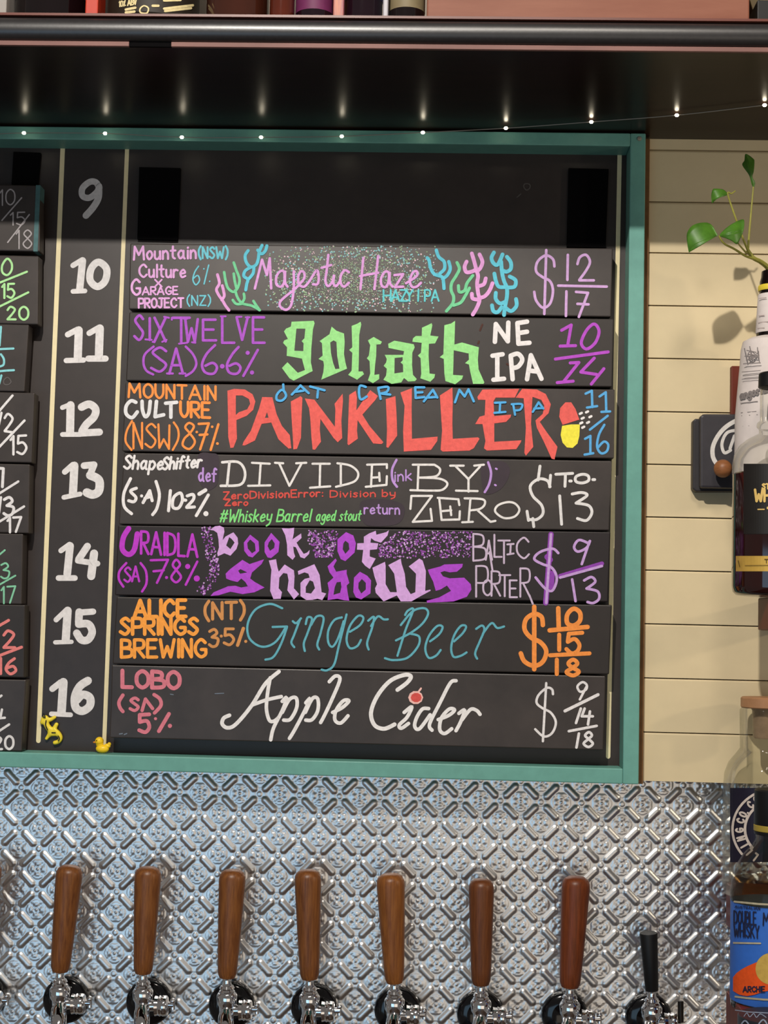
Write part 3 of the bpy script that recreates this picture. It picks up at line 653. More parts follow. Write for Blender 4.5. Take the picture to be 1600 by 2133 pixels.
i.poly('785,355 880,310 885,340 885,480 920,540 970,540 950,400 905,335 1000,285 1005,320 1030,400 1040,500 1075,555 1110,540 1115,400 1060,345 1140,285 1165,300 1190,380 1185,530 1225,520 1225,530 1150,570 1080,610 1000,610 970,565 870,610 810,545 805,510 820,480 800,420', (), oB, sB)
i.build('title_lettering', 'cda0d8', p, 'lilac blackletter letters of the lower line')
i = Ink(f)
i.poly('1165,115 1235,170 1240,250 1185,305 1150,295 1115,250 1112,180', ['1165,155 1205,190 1210,250 1180,270 1145,230 1140,185'], o1, s1)
i.poly('1340,100 1410,175 1400,260 1340,310 1310,305 1285,260 1285,180', ['1345,150 1370,190 1365,225 1330,250 1310,210 1320,180'], o1, s1)
i.poly('585,85 640,110 660,170 650,240 580,305 545,290 520,230 520,140', ['580,150 605,170 610,215 580,250 560,215 565,170'], oB, sB)
i.build('title_lettering', 'ab49c6', p, 'purple blackletter letters of the upper line'); i = Ink(f)
i.poly('960,440 1000,400 1100,325 1160,360 1280,320 1260,360 1180,430 1165,480 1205,510 1285,555 1200,595 1100,610 1000,590 900,620 835,625 860,595 980,545 1040,540 1090,555 1145,545 1125,510 1090,480 1060,510 1000,495 965,480', ['1065,415 1085,402 1140,430 1080,440'], o1, s1)
i.poly('445,345 505,285 515,300 490,345 510,385 590,370 590,400 610,470 590,490 600,560 610,605 565,600 520,590 445,600 455,520 445,470 490,430 460,390', ['515,465 545,462 550,500 540,545 490,560 500,500'], oB, sB)
i.poly('690,385 745,415 775,450 770,550 700,595 660,580 640,540 645,430', ['705,440 735,470 735,520 700,550 678,510 680,470'], oB, sB)
i.poly('1205,370 1300,345 1330,330 1470,325 1465,350 1425,385 1370,390 1330,380 1300,390 1320,420 1370,435 1480,430 1530,480 1535,520 1500,575 1400,610 1200,620 1195,605 1290,580 1380,530 1350,490 1300,520 1265,530 1245,460 1215,400', (), oB, sB)
i.build('title_lettering', 'ab49c6', p, 'purple blackletter letters of the lower line')
sp1, sp2 = Ink(f), Ink(f)
def flush():
    global sp1, sp2
    sp1.build('purple_speckles', '8a4a9c', p); sp2.build('lilac_speckles', 'c59bd2', p); sp1, sp2 = Ink(f), Ink(f)
def speck(x, y, big=1.0):
    r_ = rnd.uniform(1.2, 2.3) * big
    (sp1 if rnd.random() < .62 else sp2).dot(x, y, r_, r_ * rnd.uniform(.7, 1.3))
path = catmull([(428, 1099), (435, 1130), (440, 1160), (447, 1182), (441, 1206), (416, 1236)], 12)
for k in range(190):
    q = path[rnd.randrange(len(path))]; speck(q[0] + rnd.uniform(-11, 11), q[1] + rnd.uniform(-4, 4))
flush()
for k in range(230):
    y = rnd.uniform(1105, 1161); t = (y - 1105) / 56
    speck(rnd.uniform(632 + 26 * t, 705 - 12 * t), y)
flush()
for k in range(520):
    x = rnd.uniform(790, 984); speck(x, rnd.uniform(1107 + max(0, 830 - x) * .7, 1162))
flush()
i = Ink(f, 4)
for c, a, b, cc, dd in (('B', 986, 1112, 1010, 1168), ('A', 1012, 1126, 1025, 1166), ('L', 1030, 1114, 1045, 1160), ('T', 1038, 1126, 1062, 1173), ('C', 1076, 1120, 1102, 1163), ('P', 992, 1179, 1014, 1243), ('O', 1006, 1208, 1024, 1240), ('R', 1024, 1190, 1042, 1241), ('T', 1040, 1198, 1063, 1242), ('E', 1062, 1209, 1077, 1244), ('R', 1084, 1184, 1104, 1243)):
    i.glyph(c, a, b, cc, dd)
i.draw('1057,1134 1070,1133;1064,1134 1063,1153;1057,1155 1070,1153;1020,1150 1026,1188;1103,1240 1110,1258')
i.build('style_lettering', 'c4b0c6', p)
Ink(f).draw('1148,1113 1137,1256', 11).draw('1167,1200 1254,1174', 9).draw('1140,1160 1146,1166;1150,1195 1148,1222', 12).build('price_underlay', '8d45a8', p)
i = Ink(f, 5.5); i.k = 40
i.draw('~1163,1152 1151,1143 1125,1150 1113,1164 1130,1175 1150,1183 1160,1205 1151,1230 1135,1225 1116,1203;1148,1113 1138,1256;1167,1203 1254,1179;~1225,1131 1206,1125 1196,1139 1204,1149 1222,1141 1229,1127;1228,1128 1212,1175;1192,1207 1199,1252;~1217,1209 1232,1202 1240,1212 1222,1226;~1222,1226 1245,1232 1248,1247 1236,1256 1224,1254', 5.5)
i.build('price_lettering', 'c09ad0', p)
# -- panel beside 15
p = panel(((243, 1243), (1275, 1260), (1269, 1405), (234, 1383)), 'black chalk panel in slot 15 with thin blue slanting script title', M_PANEL_DK, PG)
i = Ink(f, 8).text('ALICE', 280, 1285, 387, 1284, 34, 8).text('SPRINGS', 251, 1321, 411, 1321, 33, 7.5).text('BREWING', 253, 1369, 429, 1368, 36, 7)
i.build('brewery_lettering', 'f09c44', p, 'bold orange chalk capitals')
i = Ink(f, 6).text('(NT)', 427, 1290, 508, 1288, 34, 6.5).text('3', 436, 1347, 454, 1347, 36, 6).text('5', 467, 1343, 487, 1343, 33, 6).draw('507,1309 495,1344', 7).dot(461, 1325, 3.5).dot(512, 1336, 3.5)
i.build('region_lettering', 'c98a52', p, 'faded orange chalk lettering')
i = Ink(f, 4.6)
i.draw('~588,1267 562,1258 532,1270 516,1300 520,1330 545,1347 573,1338 596,1306;568,1306 598,1305;~598,1306 586,1340 570,1368 553,1374')
i.draw('~610,1294 617,1298 627,1288;~625,1290 613,1322 607,1338 613,1348;~637,1300 641,1286 650,1290 641,1318 633,1340 635,1356;~648,1302 660,1284 674,1287 668,1318 661,1342 665,1353;~712,1286 696,1292 684,1314 684,1338 693,1347 705,1328 716,1294;~722,1280 706,1345 696,1384 682,1396 670,1395')
i.draw('~729,1316 750,1302 757,1287 746,1283 729,1304 722,1332 729,1350 744,1346 752,1333;~767,1293 779,1285 775,1308 765,1338 768,1353;~773,1304 787,1284 799,1290 808,1290')
i.build('title_lettering', '5fa6b4', p, 'thin teal blue script, first word'); i = Ink(f, 4.6)
i.draw('~844,1281 850,1272 861,1270 845,1312 828,1366;~835,1302 860,1273 884,1267 892,1278 880,1299 856,1318 825,1334;~855,1320 873,1326 871,1346 849,1370 820,1375 802,1371;~896,1336 915,1321 922,1306 911,1304 894,1324 886,1350 893,1370 908,1366 918,1354;~946,1336 964,1319 971,1305 960,1304 946,1324 940,1350 945,1368 960,1366 972,1359;~992,1310 1004,1303 1009,1312 1000,1335 990,1360 994,1372;~1006,1320 1024,1298 1036,1308 1050,1305')
i.build('title_lettering', '5fa6b4', p, 'thin teal blue script, second word')
i = Ink(f, 10)
i.draw('~1131,1302 1128,1285 1113,1279 1096,1290 1093,1311 1106,1328 1126,1338 1138,1356 1131,1378 1113,1387 1093,1378 1085,1361;1113,1264 1113,1394;1163,1267 1164,1308;@1195,1268 1182,1280 1182,1298 1195,1303 1208,1293 1208,1276;1145,1313 1224,1306', 9.5)
i.draw('1165,1322 1165,1354;1213,1318 1185,1320 1183,1336;~1183,1337 1197,1331 1207,1343 1203,1356 1191,1361 1180,1352;1146,1365 1228,1361;1160,1374 1160,1404;@1194,1374 1184,1382 1193,1391 1206,1399 1194,1407 1180,1400 1193,1391 1203,1382', 8.5)
i.build('price_lettering', 'ef9146', p, 'bold orange price')
# -- panel beside 16
p = panel(((233, 1385), (1262, 1408), (1257, 1563), (228, 1537)), 'bottom chalk panel in slot 16 with flowing white script and small red apple', M_PANEL, PG)
i = Ink(f, 8).text('LOBO', 255, 1431, 373, 1434, 34, 8.5)
i.draw('~256,1448 248,1462 250,1474 256,1482;~321,1447 333,1456 335,1470 322,1485', 7.5).glyph('S', 271, 1454, 288, 1480, 6.5).draw('296,1480 303,1456 318,1476', 7).draw('311,1488 291,1489 291,1503;~291,1504 306,1502 311,1515 303,1525 290,1521;352,1487 331,1523', 8).dot(324, 1497, 3.5).dot(354, 1512, 4.5)
i.build('brewery_lettering', 'cf7684', p, 'dusty pink chalk lettering')
i = Ink(f, 7.5)
i.draw('~478,1490 466,1496 463,1508 474,1516 492,1508 524,1470 553,1424 581,1399', 8).draw('~563,1412 558,1440 555,1475 561,1500 571,1502 581,1494;~527,1468 555,1458 586,1451;~588,1461 597,1453 589,1478 570,1516 564,1541;~588,1484 603,1457 617,1454 618,1474 605,1498 591,1500;~637,1464 646,1455 634,1482 614,1520 603,1538;~636,1484 651,1455 662,1456 662,1480 650,1499 637,1500')
i.draw('~686,1420 699,1408 708,1416 691,1458 676,1490 668,1505;~693,1484 713,1474 727,1460 715,1460 700,1480 698,1500 710,1506 725,1491')
i.build('title_lettering', 'e4e0de', p, 'white flowing script, first word'); i = Ink(f, 7.5)
i.draw('~828,1437 848,1422 856,1409 842,1406 812,1419 786,1450 773,1484 780,1510 800,1518 822,1509', 8.5).draw('~842,1484 858,1472 848,1494 832,1510 836,1517 851,1507;~893,1476 880,1477 868,1495 864,1513 874,1518 896,1489;~950,1418 938,1423 916,1465 895,1508 900,1521;~913,1499 935,1490 947,1479 936,1477 920,1495 916,1519 926,1528 941,1518;~956,1486 968,1479 960,1503 950,1522;~962,1500 980,1478 993,1480 1000,1488')
i.build('title_lettering', 'e4e0de', p, 'white flowing script, second word')
i = Ink(f); i.dot(866, 1453, 15.5, 14).draw('872,1441 877,1434', 4); i.build('apple_outline', 'e8b7ae', p)
i = Ink(f); i.k = 8; i.dot(867, 1453, 11.5, 10); i.build('apple_drawing', 'd0534d', p)
i = Ink(f, 5)
i.draw('~1152,1446 1150,1436 1139,1433 1122,1448 1118,1464 1130,1475 1148,1485 1158,1505 1150,1527 1133,1534 1115,1519;1138,1423 1131,1544;@1213,1421 1203,1430 1209,1441 1221,1436 1222,1426;1222,1430 1208,1457', 5).draw('1177,1481 1246,1447', 6.5).draw('1210,1476 1200,1506;1218,1476 1212,1492 1235,1492;1229,1482 1225,1509;1185,1523 1243,1512;1206,1528 1201,1557', 5.5).draw('@1227,1525 1219,1532 1227,1540 1235,1549 1226,1556 1216,1549 1225,1540 1233,1532', 5.5)
i.build('price_lettering', 'ded9d8', p)
Ink(f, 3).draw('249,1529 255,1528;259,1530 264,1528', 2.5).draw('355,1446 361,1447;448,1445 466,1444', 2).build('chalk_smudge', '6a7480', p)

# -- left column: panels running out of the picture
LG = 'chalk menu panels of the left hand column'
def lpanel(yt, yb, xt, xb_, label, m=M_PANEL):
    return panel(((-820, yt - 20), (xt, yt), (xb_, yb), (-820, yb - 20)), label, m, LG)
fl = flat(TP)
p = lpanel(386, 524, 83, 83, 'left column panel with thin grey 10/15/18 price and teal painted end', M_PANEL)
e0, e1 = P(83, 386, TP), P(83, 524, TP)
obj('painted_end', box(e0.x - .0052, e0.x + .0008, -TP - .0006, -TP + .022, e1.z, e0.z), mat('teal_chalk_end', '44686a', .6, 0, .2, 80), p, label='teal painted end')
Ink(fl, 2.8).text('10', -2, 428, 30, 426, 32).draw('4,459 45,412;16,505 61,447').text('15', 20, 469, 52, 468, 26).text('18', 32, 518, 66, 517, 38).build('price_lettering', 'a9a2a3', p)
p = lpanel(533, 676, 80, 79, 'left column panel with pale green 15/20 price', M_PANEL)
i = Ink(fl, 4.5).draw('@15,539 5,552 5,567 15,573 24,563 24,548;-6,591 56,566;-8,642 59,609').text('15', 3, 621, 30, 620, 29).text('20', 15, 666, 58, 666, 27)
i.build('price_lettering', 'a9dd9a', p)
p = lpanel(676, 816, 60, 51, 'left column panel with pale cyan price cut by picture edge', M_PANEL)
Ink(fl, 4.5).draw('2,681 -1,720;-20,728 28,726;~2,738 8,748 7,760 -3,764;-20,775 12,772 29,771;3,782 -2,800').build('price_lettering', '86cbd0', p)
Ink(fl, 2).draw('@16,786 8,792 9,800 17,801 23,795').build('chalk_smudge', '5f5b5a', p)
p = lpanel(818, 964, 72, 66, 'left column panel with white 12/15 price', M_PANEL)
Ink(fl, 5).draw('-10,866 26,824;-10,940 51,876;3,860 -4,892').text('2', 9, 899, 28, 902, 38).text('15', 20, 947, 55, 945, 38).build('price_lettering', 'dedad9', p)
p = lpanel(967, 1111, 62, 60, 'left column panel with white 13/17 price', M_PANEL)
Ink(fl, 5).draw('-8,1032 38,1003;-10,1092 50,1055;2,1036 -2,1068').draw('-6,975 7,976 5,1014', 6).text('3', 8, 1074, 28, 1074, 38, 6).text('17', 14, 1109, 44, 1107, 30).build('price_lettering', 'dad6d6', p)
p = lpanel(1112, 1259, 48, 45, 'left column panel with sea green 17 price', M_PANEL)
Ink(fl, 3.8).draw('-10,1163 10,1146;-10,1223 32,1199').text('3', 2, 1205, 19, 1205, 32).text('17', 1, 1257, 32, 1255, 34).build('price_lettering', '7fbf9c', p)
p = lpanel(1260, 1412, 52, 50, 'left column panel with salmon pink 16 price', M_PANEL_DK)
Ink(fl, 6).draw('-8,1307 18,1292;-10,1369 45,1348').text('2', 7, 1350, 31, 1350, 36).text('16', -8, 1403, 33, 1404, 32).build('price_lettering', 'dc7d79', p)
p = lpanel(1416, 1567, 54, 45, 'lowest left column panel with white 20 price', M_PANEL)
Ink(fl, 5).draw('-10,1458 3,1449;-10,1497 10,1495;4,1478 1,1494;-10,1528 19,1509').text('20', -12, 1562, 27, 1560, 27).build('price_lettering', 'd9d5d4', p)

# ------------------------------------------------------------------ fairy lights
pts = [(-110, 268, .09), (-30, 279, .09), (50, 277, .09), (219, 278, .09), (379, 286, .09), (544, 286, .09), (712, 284, .09), (881, 276, .092), (1054, 267, .097), (1232, 254, .108), (1410, 240, .124), (1593, 219, .141), (1680, 208, .15)]
p3 = []
for u_, v_, d_ in pts:
    while P(u_, v_, d_).z > z_shelf - .0035: d_ += .002
    p3.append(P(u_, v_, d_))
fs = thing('fairy_light_string', p3[5], 'thin wire string of tiny warm white lights across the top of the board', 'fairy lights')
obj('wire', tube(catmull([tuple(q) for q in p3], 8), .0006, 6), mat('thin_clear_wire', '8d867c', .4, .3), fs, smooth=True)
M_LED = mat('lit_led', 'fff0d2', .3, emit=26)
for q in p3[2:12]:
    obj('light_bead', ball(q, .0023, 12, (1.1, 1, .9)), M_LED, fs, smooth=True)

# ------------------------------------------------------------------ toys on the board
def skin(name, chains, m, parent_kw, sub=2):
    V, E, Rr = [], [], []
    for ch in chains:
        prev = ch[0] if isinstance(ch[0], int) else None
        for q in (ch[1:] if prev is not None else ch):
            V.append(tuple(q[0])); Rr.append(q[1])
            if prev is not None: E.append((prev, len(V) - 1))
            prev = len(V) - 1
    me = bpy.data.meshes.new(name); me.from_pydata(V, E, []); me.materials.append(m)
    o = bpy.data.objects.new(name, me); col.objects.link(o)
    s = o.modifiers.new('skin', 'SKIN'); s.use_smooth_shade = True
    for k, r_ in enumerate(Rr): me.skin_vertices[0].data[k].radius = (r_, r_)
    me.skin_vertices[0].data[0].use_root = True
    b = o.modifiers.new('smooth', 'SUBSURF'); b.levels = sub; b.render_levels = sub
    return o
M_TOY = mat('yellow_rubber', 'e9d038', .4, 0, .05, 60, .4)
Lz = thing('toy_lizard', P(105, 1548, TB + .005), 'yellow rubber toy lizard with black lines clinging beside number 16', 'toy')
off = WL[Lz]
def lp(x, y, d=TB + .0042): return P(x, y, d) - off
k = mpp(.035)
body = [(lp(92, 1489), 5.5 * k), (lp(94, 1500), 6.5 * k), (lp(99, 1514), 7 * k), (lp(110, 1524), 7 * k), (lp(122, 1528), 6.5 * k), (lp(128, 1537), 5.5 * k), (lp(123, 1545), 5 * k), (lp(110, 1548), 4.5 * k)]
lz = skin('lizard_body', [body, [1, (lp(106, 1499), 4.5 * k), (lp(117, 1492), 3.5 * k)], [1, (lp(84, 1507), 4 * k)], [3, (lp(116, 1512), 4.5 * k), (lp(120, 1505), 4.5 * k)], [3, (lp(100, 1534), 4 * k), (lp(95, 1541), 3.2 * k)]], M_TOY, None)
lz.parent = Lz
i = Ink(flat(TB + .0042 + .0048), 2).draw('~96,1501 95,1510 99,1520;@91,1486 89,1492 94,1494;108,1526 115,1526;~121,1533 124,1538 121,1543', 2.2)
i.build('body_lines', mat('black_toy_paint', '15120a', .5), Lz)
zl_ = zf_botin
dk = P(213, 1570, .05); dk.z = zl_ + .0002
Dk = thing('rubber_duck', dk, 'tiny yellow rubber duck standing on the bottom rail of the frame', 'toy')
kk = mpp(.05)
def dq(x, z, y=0): return dk + Vector(((x - 212) * kk, y, (1571 - z) * kk))
obj('duck_body', join(ball(dq(212, 1562), 1, 20, (14 * kk, 9 * kk, 9 * kk)), ball(dq(222, 1556), 1, 14, (7 * kk, 5 * kk, 5 * kk)), ball(dq(226, 1552), 1, 12, (4 * kk, 3.5 * kk, 4 * kk)),
    ball(dq(206, 1552), 1, 14, (8 * kk, 6.5 * kk, 8 * kk))), mat('duck_yellow', 'efc524', .35, 0, .03, 60), Dk, smooth=True)
obj('duck_head', ball(dq(205, 1546.5), 9 * kk, 20), MATS['duck_yellow'], Dk, smooth=True)
obj('beak', ball(dq(195.5, 1549), 1, 12, (4 * kk, 4 * kk, 2 * kk)), mat('beak_orange', 'd98324', .4), Dk, smooth=True)
obj('eye', ball(dq(201, 1545, -7.6 * kk), 1.4 * kk, 8), M_BLACKGLOSS, Dk, smooth=True)

# ------------------------------------------------------------------ beer taps
TD = .055
def tap(disc, top, bot, label, wood=True, m=None, wt=27.5, wb=19.5, right='knob'):
    dc = P(disc[0], disc[1], .0045)
    t = thing('beer_tap', dc, label, 'beer tap', 'chrome beer taps along the tin wall')
    k = mpp(TD)
    pt, pb = P(top[0], top[1], TD + .004), P(bot[0], bot[1], TD)
    L = (pt - pb).length; Mx = along(pb, pt)
    if wood:
        prof = [(.0001, 0), (wb * .82 * k, 0), (wb * k, .006)]
        prof += [((wb + (wt - wb) * s ** .8) * k, .006 + (L - .022) * s) for s in [j / 8 for j in range(1, 8)]]
        prof += [(wt * k, L - .015), (wt * .97 * k, L - .009), (wt * .84 * k, L - .004), (wt * .55 * k, L - .0008), (.0001, L)]
        obj('handle', lathe(prof, Mx, 32), m or M_HANDLE, t, smooth=True, label='turned brown timber handle')
    else:
        obj('handle', lathe([(.0001, 0), (wb * .95 * k, 0), (wb * k, .001), (wt * k, L - .001), (wt * .96 * k, L), (.0001, L - .0005)], Mx, 24), M_BLACKMATT, t, smooth=True, label='short black plastic handle')
    bx, by = bot
    def c(dx, dy, d=TD): return P(bx + dx, by + dy, d)
    obj('stem', lathe([(10.5 * k, 0), (8.5 * k, .004), (9 * k, .012), (11.5 * k, .015)], along(c(0, 17), c(0, 0))), M_CHROME, t, smooth=True)
    obj('collar', lathe([(11 * k, 0), (15.5 * k, .0012), (16.5 * k, .004), (14 * k, .006), (15.5 * k, .008), (13 * k, .0112), (9 * k, .0118)], along(c(0, 35), c(0, 16))), M_CHROME, t, smooth=True)
    obj('body', lathe([(14 * k, 0), (16 * k, .001), (16.5 * k, .007), (20.5 * k, .011), (21 * k, .022), (18.5 * k, .0245), (12 * k, .0255)], along(c(0, 72), c(0, 33))), M_CHROME, t, smooth=True)
    s0, s1, s2, s3 = c(0, 62), c(-2, 84, TD + .012), c(-3, 112, TD + .026), c(-4, 150, TD + .034)
    obj('spout', tube(catmull([tuple(s0), tuple(s1), tuple(s2), tuple(s3)], 5), [13 * k + (16 - 13) * k * min(1, j / 5) - max(0, j - 8) * .35 * k for j in range(16)], 24), M_CHROME, t, smooth=True)
    zs_ = c(0, 62).z
    obj('shank', cyl((c(0, 62).x, -.006, zs_), (c(0, 62).x, -TD + .004, zs_), .0105), M_CHROME, t, smooth=True)
    obj('flange', lathe([(.0001, .0105), (.0155, .0105), (.0175, .012), (.026, .0105), (.0298, .007), (.031, .002), (.031, -.001)], along(dc, dc + Vector((0, -1, 0))), 48), M_BLACKGLOSS, t, smooth=True, label='shiny black plastic disc')
    a, b = c(24, 68), c(52, 68)
    fc = obj('flow_control', lathe([(17 * k, 0), (20.5 * k, .001), (19 * k, .005), (21 * k, .007), (19.3 * k, .009), (21 * k, .011), (20 * k, .016), (18 * k, .0172)], along(a, b)), M_CHROME, t, smooth=True)
    obj('flow_neck', cyl(c(10, 68), c(25, 68), 11 * k), M_CHROME, t, smooth=True)
    if right == 'knob':
        obj('flow_knob', join(cyl(c(52, 66), c(64, 66), 6 * k), ball(c(62, 58), 6 * k, 16), cyl(c(62, 58), c(62, 76), 4.5 * k)), M_CHROME, fc, smooth=True)
    else:
        obj('flow_lever', join(cyl(c(52, 64), c(60, 64), 5 * k), cyl(c(60, 22), c(60, 66), 6 * k)), M_DARKMETAL, fc, smooth=True, label='dark metal lever')
    return t
wd = lambda n: n + ' chrome beer tap from the left, brown timber handle'
tap((138, 2082), (146, 1802), (125, 2023), 'leftmost beer tap in full view, timber handle leaning right', m=M_HANDLE)
tap((311, 2086), (309, 1805), (298, 2027), 'beer tap with timber handle, second from the left, below the duck', m=M_HANDLE)
tap((483, 2092), (485, 1811), (473, 2036), 'beer tap with timber handle, third from the left', m=M_HANDLE)
tap((654, 2096), (641, 1811), (645, 2039), 'middle beer tap of seven, timber handle leaning slightly left', m=M_HANDLE)
tap((828, 2103), (813, 1819), (822, 2047), 'beer tap with timber handle leaning left, fifth from the left', m=mat('golden_tap_timber', '653818', .38, 0, 0, 330, .4, stretch=(1, 1, .05), hex2='8a5526'), wt=29)
tap((1000, 2111), (1003, 1830), (1002, 2051), 'beer tap with the darkest brown timber handle, sixth from the left', m=mat('dark_tap_timber', '4d2812', .4, 0, 0, 330, .4, stretch=(1, 1, .05), hex2='6d3d1d'), wt=26)
tap((1176, 2113), (1201, 1825), (1187, 2056), 'rightmost timber handled beer tap, reddish and leaning right', m=M_HANDLE2, wt=29, wb=21)
tap((1351, 2118), (1351, 1943), (1358, 2063), 'beer tap with short black handle at right end of row', wood=False, wt=18, wb=13.5, right='lever')
tap((-36, 2076), (-22, 1795), (-48, 2017), 'beer tap cut by the left picture edge, only its black disc shows', m=M_HANDLE)

# ------------------------------------------------------------------ bottles on the overhead shelf
zt = z_t + .003
def sbottle(name, x0, x1, m, label, cat='bottle', h=.29, labelspec=None, base=.006):
    xa_, xb_ = x_of(x0, 30, .28), x_of(x1, 30, .28); r = (xb_ - xa_) / 2; yc = -(SD - .012) + r + .004
    c = Vector(((xa_ + xb_) / 2, yc, zt))
    t = thing(name, c, label, cat, 'bottles and cartons along the overhead shelf')
    obj('glass_body', lathe([(.0001, .003), (r * .8, 0), (r * .95, .002), (r, base), (r, h * .58), (r * .9, h * .66), (r * .45, h * .76), (r * .36, h * .8), (r * .34, h * .92)], upright(c), 36), m, t, smooth=True)
    obj('cap', lathe([(r * .38, h * .9), (r * .4, h * .905), (r * .4, h), (r * .3, h + .001), (.0001, h + .001)], upright(c), 24), M_BLACKMATT, t, smooth=True)
    if labelspec:
        hx, z0, z1 = labelspec
        obj('paper_label', lathe([(r + .0004, z0), (r + .0004, z1)], upright(c), 36), mat('label_' + hx, hx, .6, 0, .1, 60), t, smooth=True)
    return t, c, r
M_DKG = mat('near_black_glass', '0d0608', .06, 0, .2, 8, .6, coat=.6)
M_BRG = mat('brown_glass', '35180f', .07, 0, .2, 8, .6, coat=.6)
M_PUR = mat('purple_black_glass', '14060f', .07, 0, .2, 8, .6, coat=.6)
def carton(name, x0, x1, m, label, h, dpt=.06, cat='carton', rz=0.):
    xa_, xb_ = x_of(x0, 30, .30), x_of(x1, 30, .30)
    c = Vector(((xa_ + xb_) / 2, -(SD - .015), zt))
    t = thing(name, c, label, cat, 'bottles and cartons along the overhead shelf')
    obj('carton_body', box(xa_, xb_, c.y, c.y + dpt, zt, zt + h), m, t, bevel=.0015)
    return t, c
carton('grey_carton', -40, 36, mat('grey_card', '8b8580', .6, 0, .08, 50), 'plain grey carton at the left end of the overhead shelf', .2)
sbottle('dark_bottle', 45, 192, M_DKG, 'wide near black bottle second from the left on overhead shelf', labelspec=('2a1a3a', .035, .12))
t, c = carton('red_carton', 196, 222, mat('orange_red_card', 'a62c14', .5, 0, .08, 50), 'narrow orange red packet between two dark bottles on the shelf', .12, .04)
t, c, r = sbottle('black_label_bottle', 229, 416, mat('olive_black_glass', '1b140c', .08, 0, .2, 8, .6, coat=.5), 'wide black labelled bottle with cream print on overhead shelf', labelspec=('20180f', .0085, .13))
cf = lambda cc, rr: (lambda u, v, l: Pcyl(u, v, cc, rr + l + .0004))
i = Ink(cf(c, r), 3).text('10% ABV', 248, 14, 284, 9, 11, 2.6).draw('342,1 376,0;262,20 282,16;262,26 280,24;318,12 330,12;342,18 402,11;344,23 398,17', 5).draw('@300,12 292,18 293,26 306,27 309,17', 3)
i.build('label_print', 'c9b98a', t)
sbottle('clear_brown_bottle', 438, 566, M_BRG, 'brown glass bottle with a bright spot in middle of shelf')
sbottle('amber_bottle', 572, 622, mat('amber_brown_glass', '4a1c10', .08, 0, .2, 8, .6, coat=.5), 'slim reddish amber bottle left of purple edged bottle')
sbottle('purple_label_bottle', 606 + 18, 700, M_PUR, 'dark bottle with magenta label left of the striped packet', labelspec=('5a1c44', .014, .12))
carton('striped_packet', 700, 722, mat('orange_striped_card', 'c07a52', .5, 0, 0, 40, stretch=(6, 1, .3), hex2='6b3a5a'), 'narrow orange and purple striped packet on the shelf', .11, .04)
sbottle('dark_round_bottle', 724, 800, M_PUR, 'dark bottle right of the striped packet', labelspec=('3a3560', .03, .12))
carton('grey_packet', 801, 812, mat('silver_grey_card', '8f8c92', .4, 0, .1, 40), 'thin silver grey packet between two dark bottles', .1, .03)
sbottle('beige_label_bottle', 813, 886, M_DKG, 'dark bottle with beige label left of the timber box', labelspec=('6e6248', .017, .12))
x0_, x1_ = x_of(889, 20, SD - .01), x_of(1561, 20, SD - .01)
tb = obj('timber_box', join(box(x0_, x1_, -SD + .008, -.1, zt, zt + .12)), M_BOX, bevel=.002)
meta(tb, 'long pinkish brown timber box at right end of overhead shelf', 'box')
a0, a1 = x_of(1158, 5, SD - .008), x_of(1220, 5, SD - .008)
tq = thing('beige_carton', Vector((x_of(1590, 20, .3), -SD + .03, zt)), 'tilted beige carton on dark base right of timber box', 'carton')
o = obj('carton_body', prism([P(1562, 0, .3), P(1570, 26, .3), P(1640, 6, .3), P(1640, -120, .3), P(1545, -100, .3)], .05), mat('beige_card', '8d7b5a', .6, 0, .1, 60), tq, bevel=.001)
obj('dark_base', box(x_of(1567, 30, .3), x_of(1680, 30, .3), -SD + .03, -SD + .09, zt, P(1600, 20, .3).z - .001), M_BLACKMATT, tq, bevel=.001)

# ------------------------------------------------------------------ right hand bottle rack, plaque, plant
def block(x0, y0, x1, y1, d0, d1, label, xd=None, arm=None):
    z0, z1 = z_of(1590, y1, d1), z_of(1590, y0, d1)
    xa_, xb_ = x_of(x0, (y0 + y1) / 2, d0 if xd is None else xd), x_of(x1, y1, d1)
    g = box(xa_, xb_, -d1, -d0, z0, z1)
    if arm is not None: g = join(g, box(xb_ - .03, xb_, -d0 - .001, -arm, z0, z1))
    return meta(obj('timber_block', g, M_REDWOOD, bevel=.0015), label, 'rack block', 'red timber blocks of the spirit rack')
block(1520, 763, 1690, 884, TC, TC + .012, 'upper red timber block behind the white wrapped bottle')
BBc = 1612
# plaque with ring emblem and timber ball
pq = thing('emblem_plaque', P(1500, 1015, .07), 'dark slate plaque with white ring emblem and timber ball', 'plaque')
obj('rear_plate', prism([P(1444, 876, .058), P(1449, 872, .058), P(1550, 873, .058), P(1550, 1024, .058), P(1450, 1024, .058), P(1443, 1018, .058)], .0178), mat('slate_edge', '2c292b', .5, 0, .15, 60), pq, bevel=.002)
obj('front_plate', prism([P(1459, 868, .072), P(1464, 862, .072), P(1562, 862, .072), P(1562, 1018, .072), P(1459, 1016, .072)], .0138), mat('slate_face', '343135', .45, 0, .15, 60), pq, bevel=.003)
i = Ink(flat(.072), 9).draw('~1560,870 1532,877 1505,896 1487,925 1485,950 1494,968', 9).draw('~1534,896 1514,902 1504,924 1509,943 1522,938;1530,908 1521,934', 6.5)
i.build('ring_emblem', 'd0cac4', pq, 'white ring emblem')
obj('timber_ball', join(ball(P(1506, 976, .09), 19 * mpp(.09), 24)), mat('ball_timber', '7a4a2a', .45, 0, 0, 60, hex2='94603a', stretch=(1, 1, 6)), pq, smooth=True)

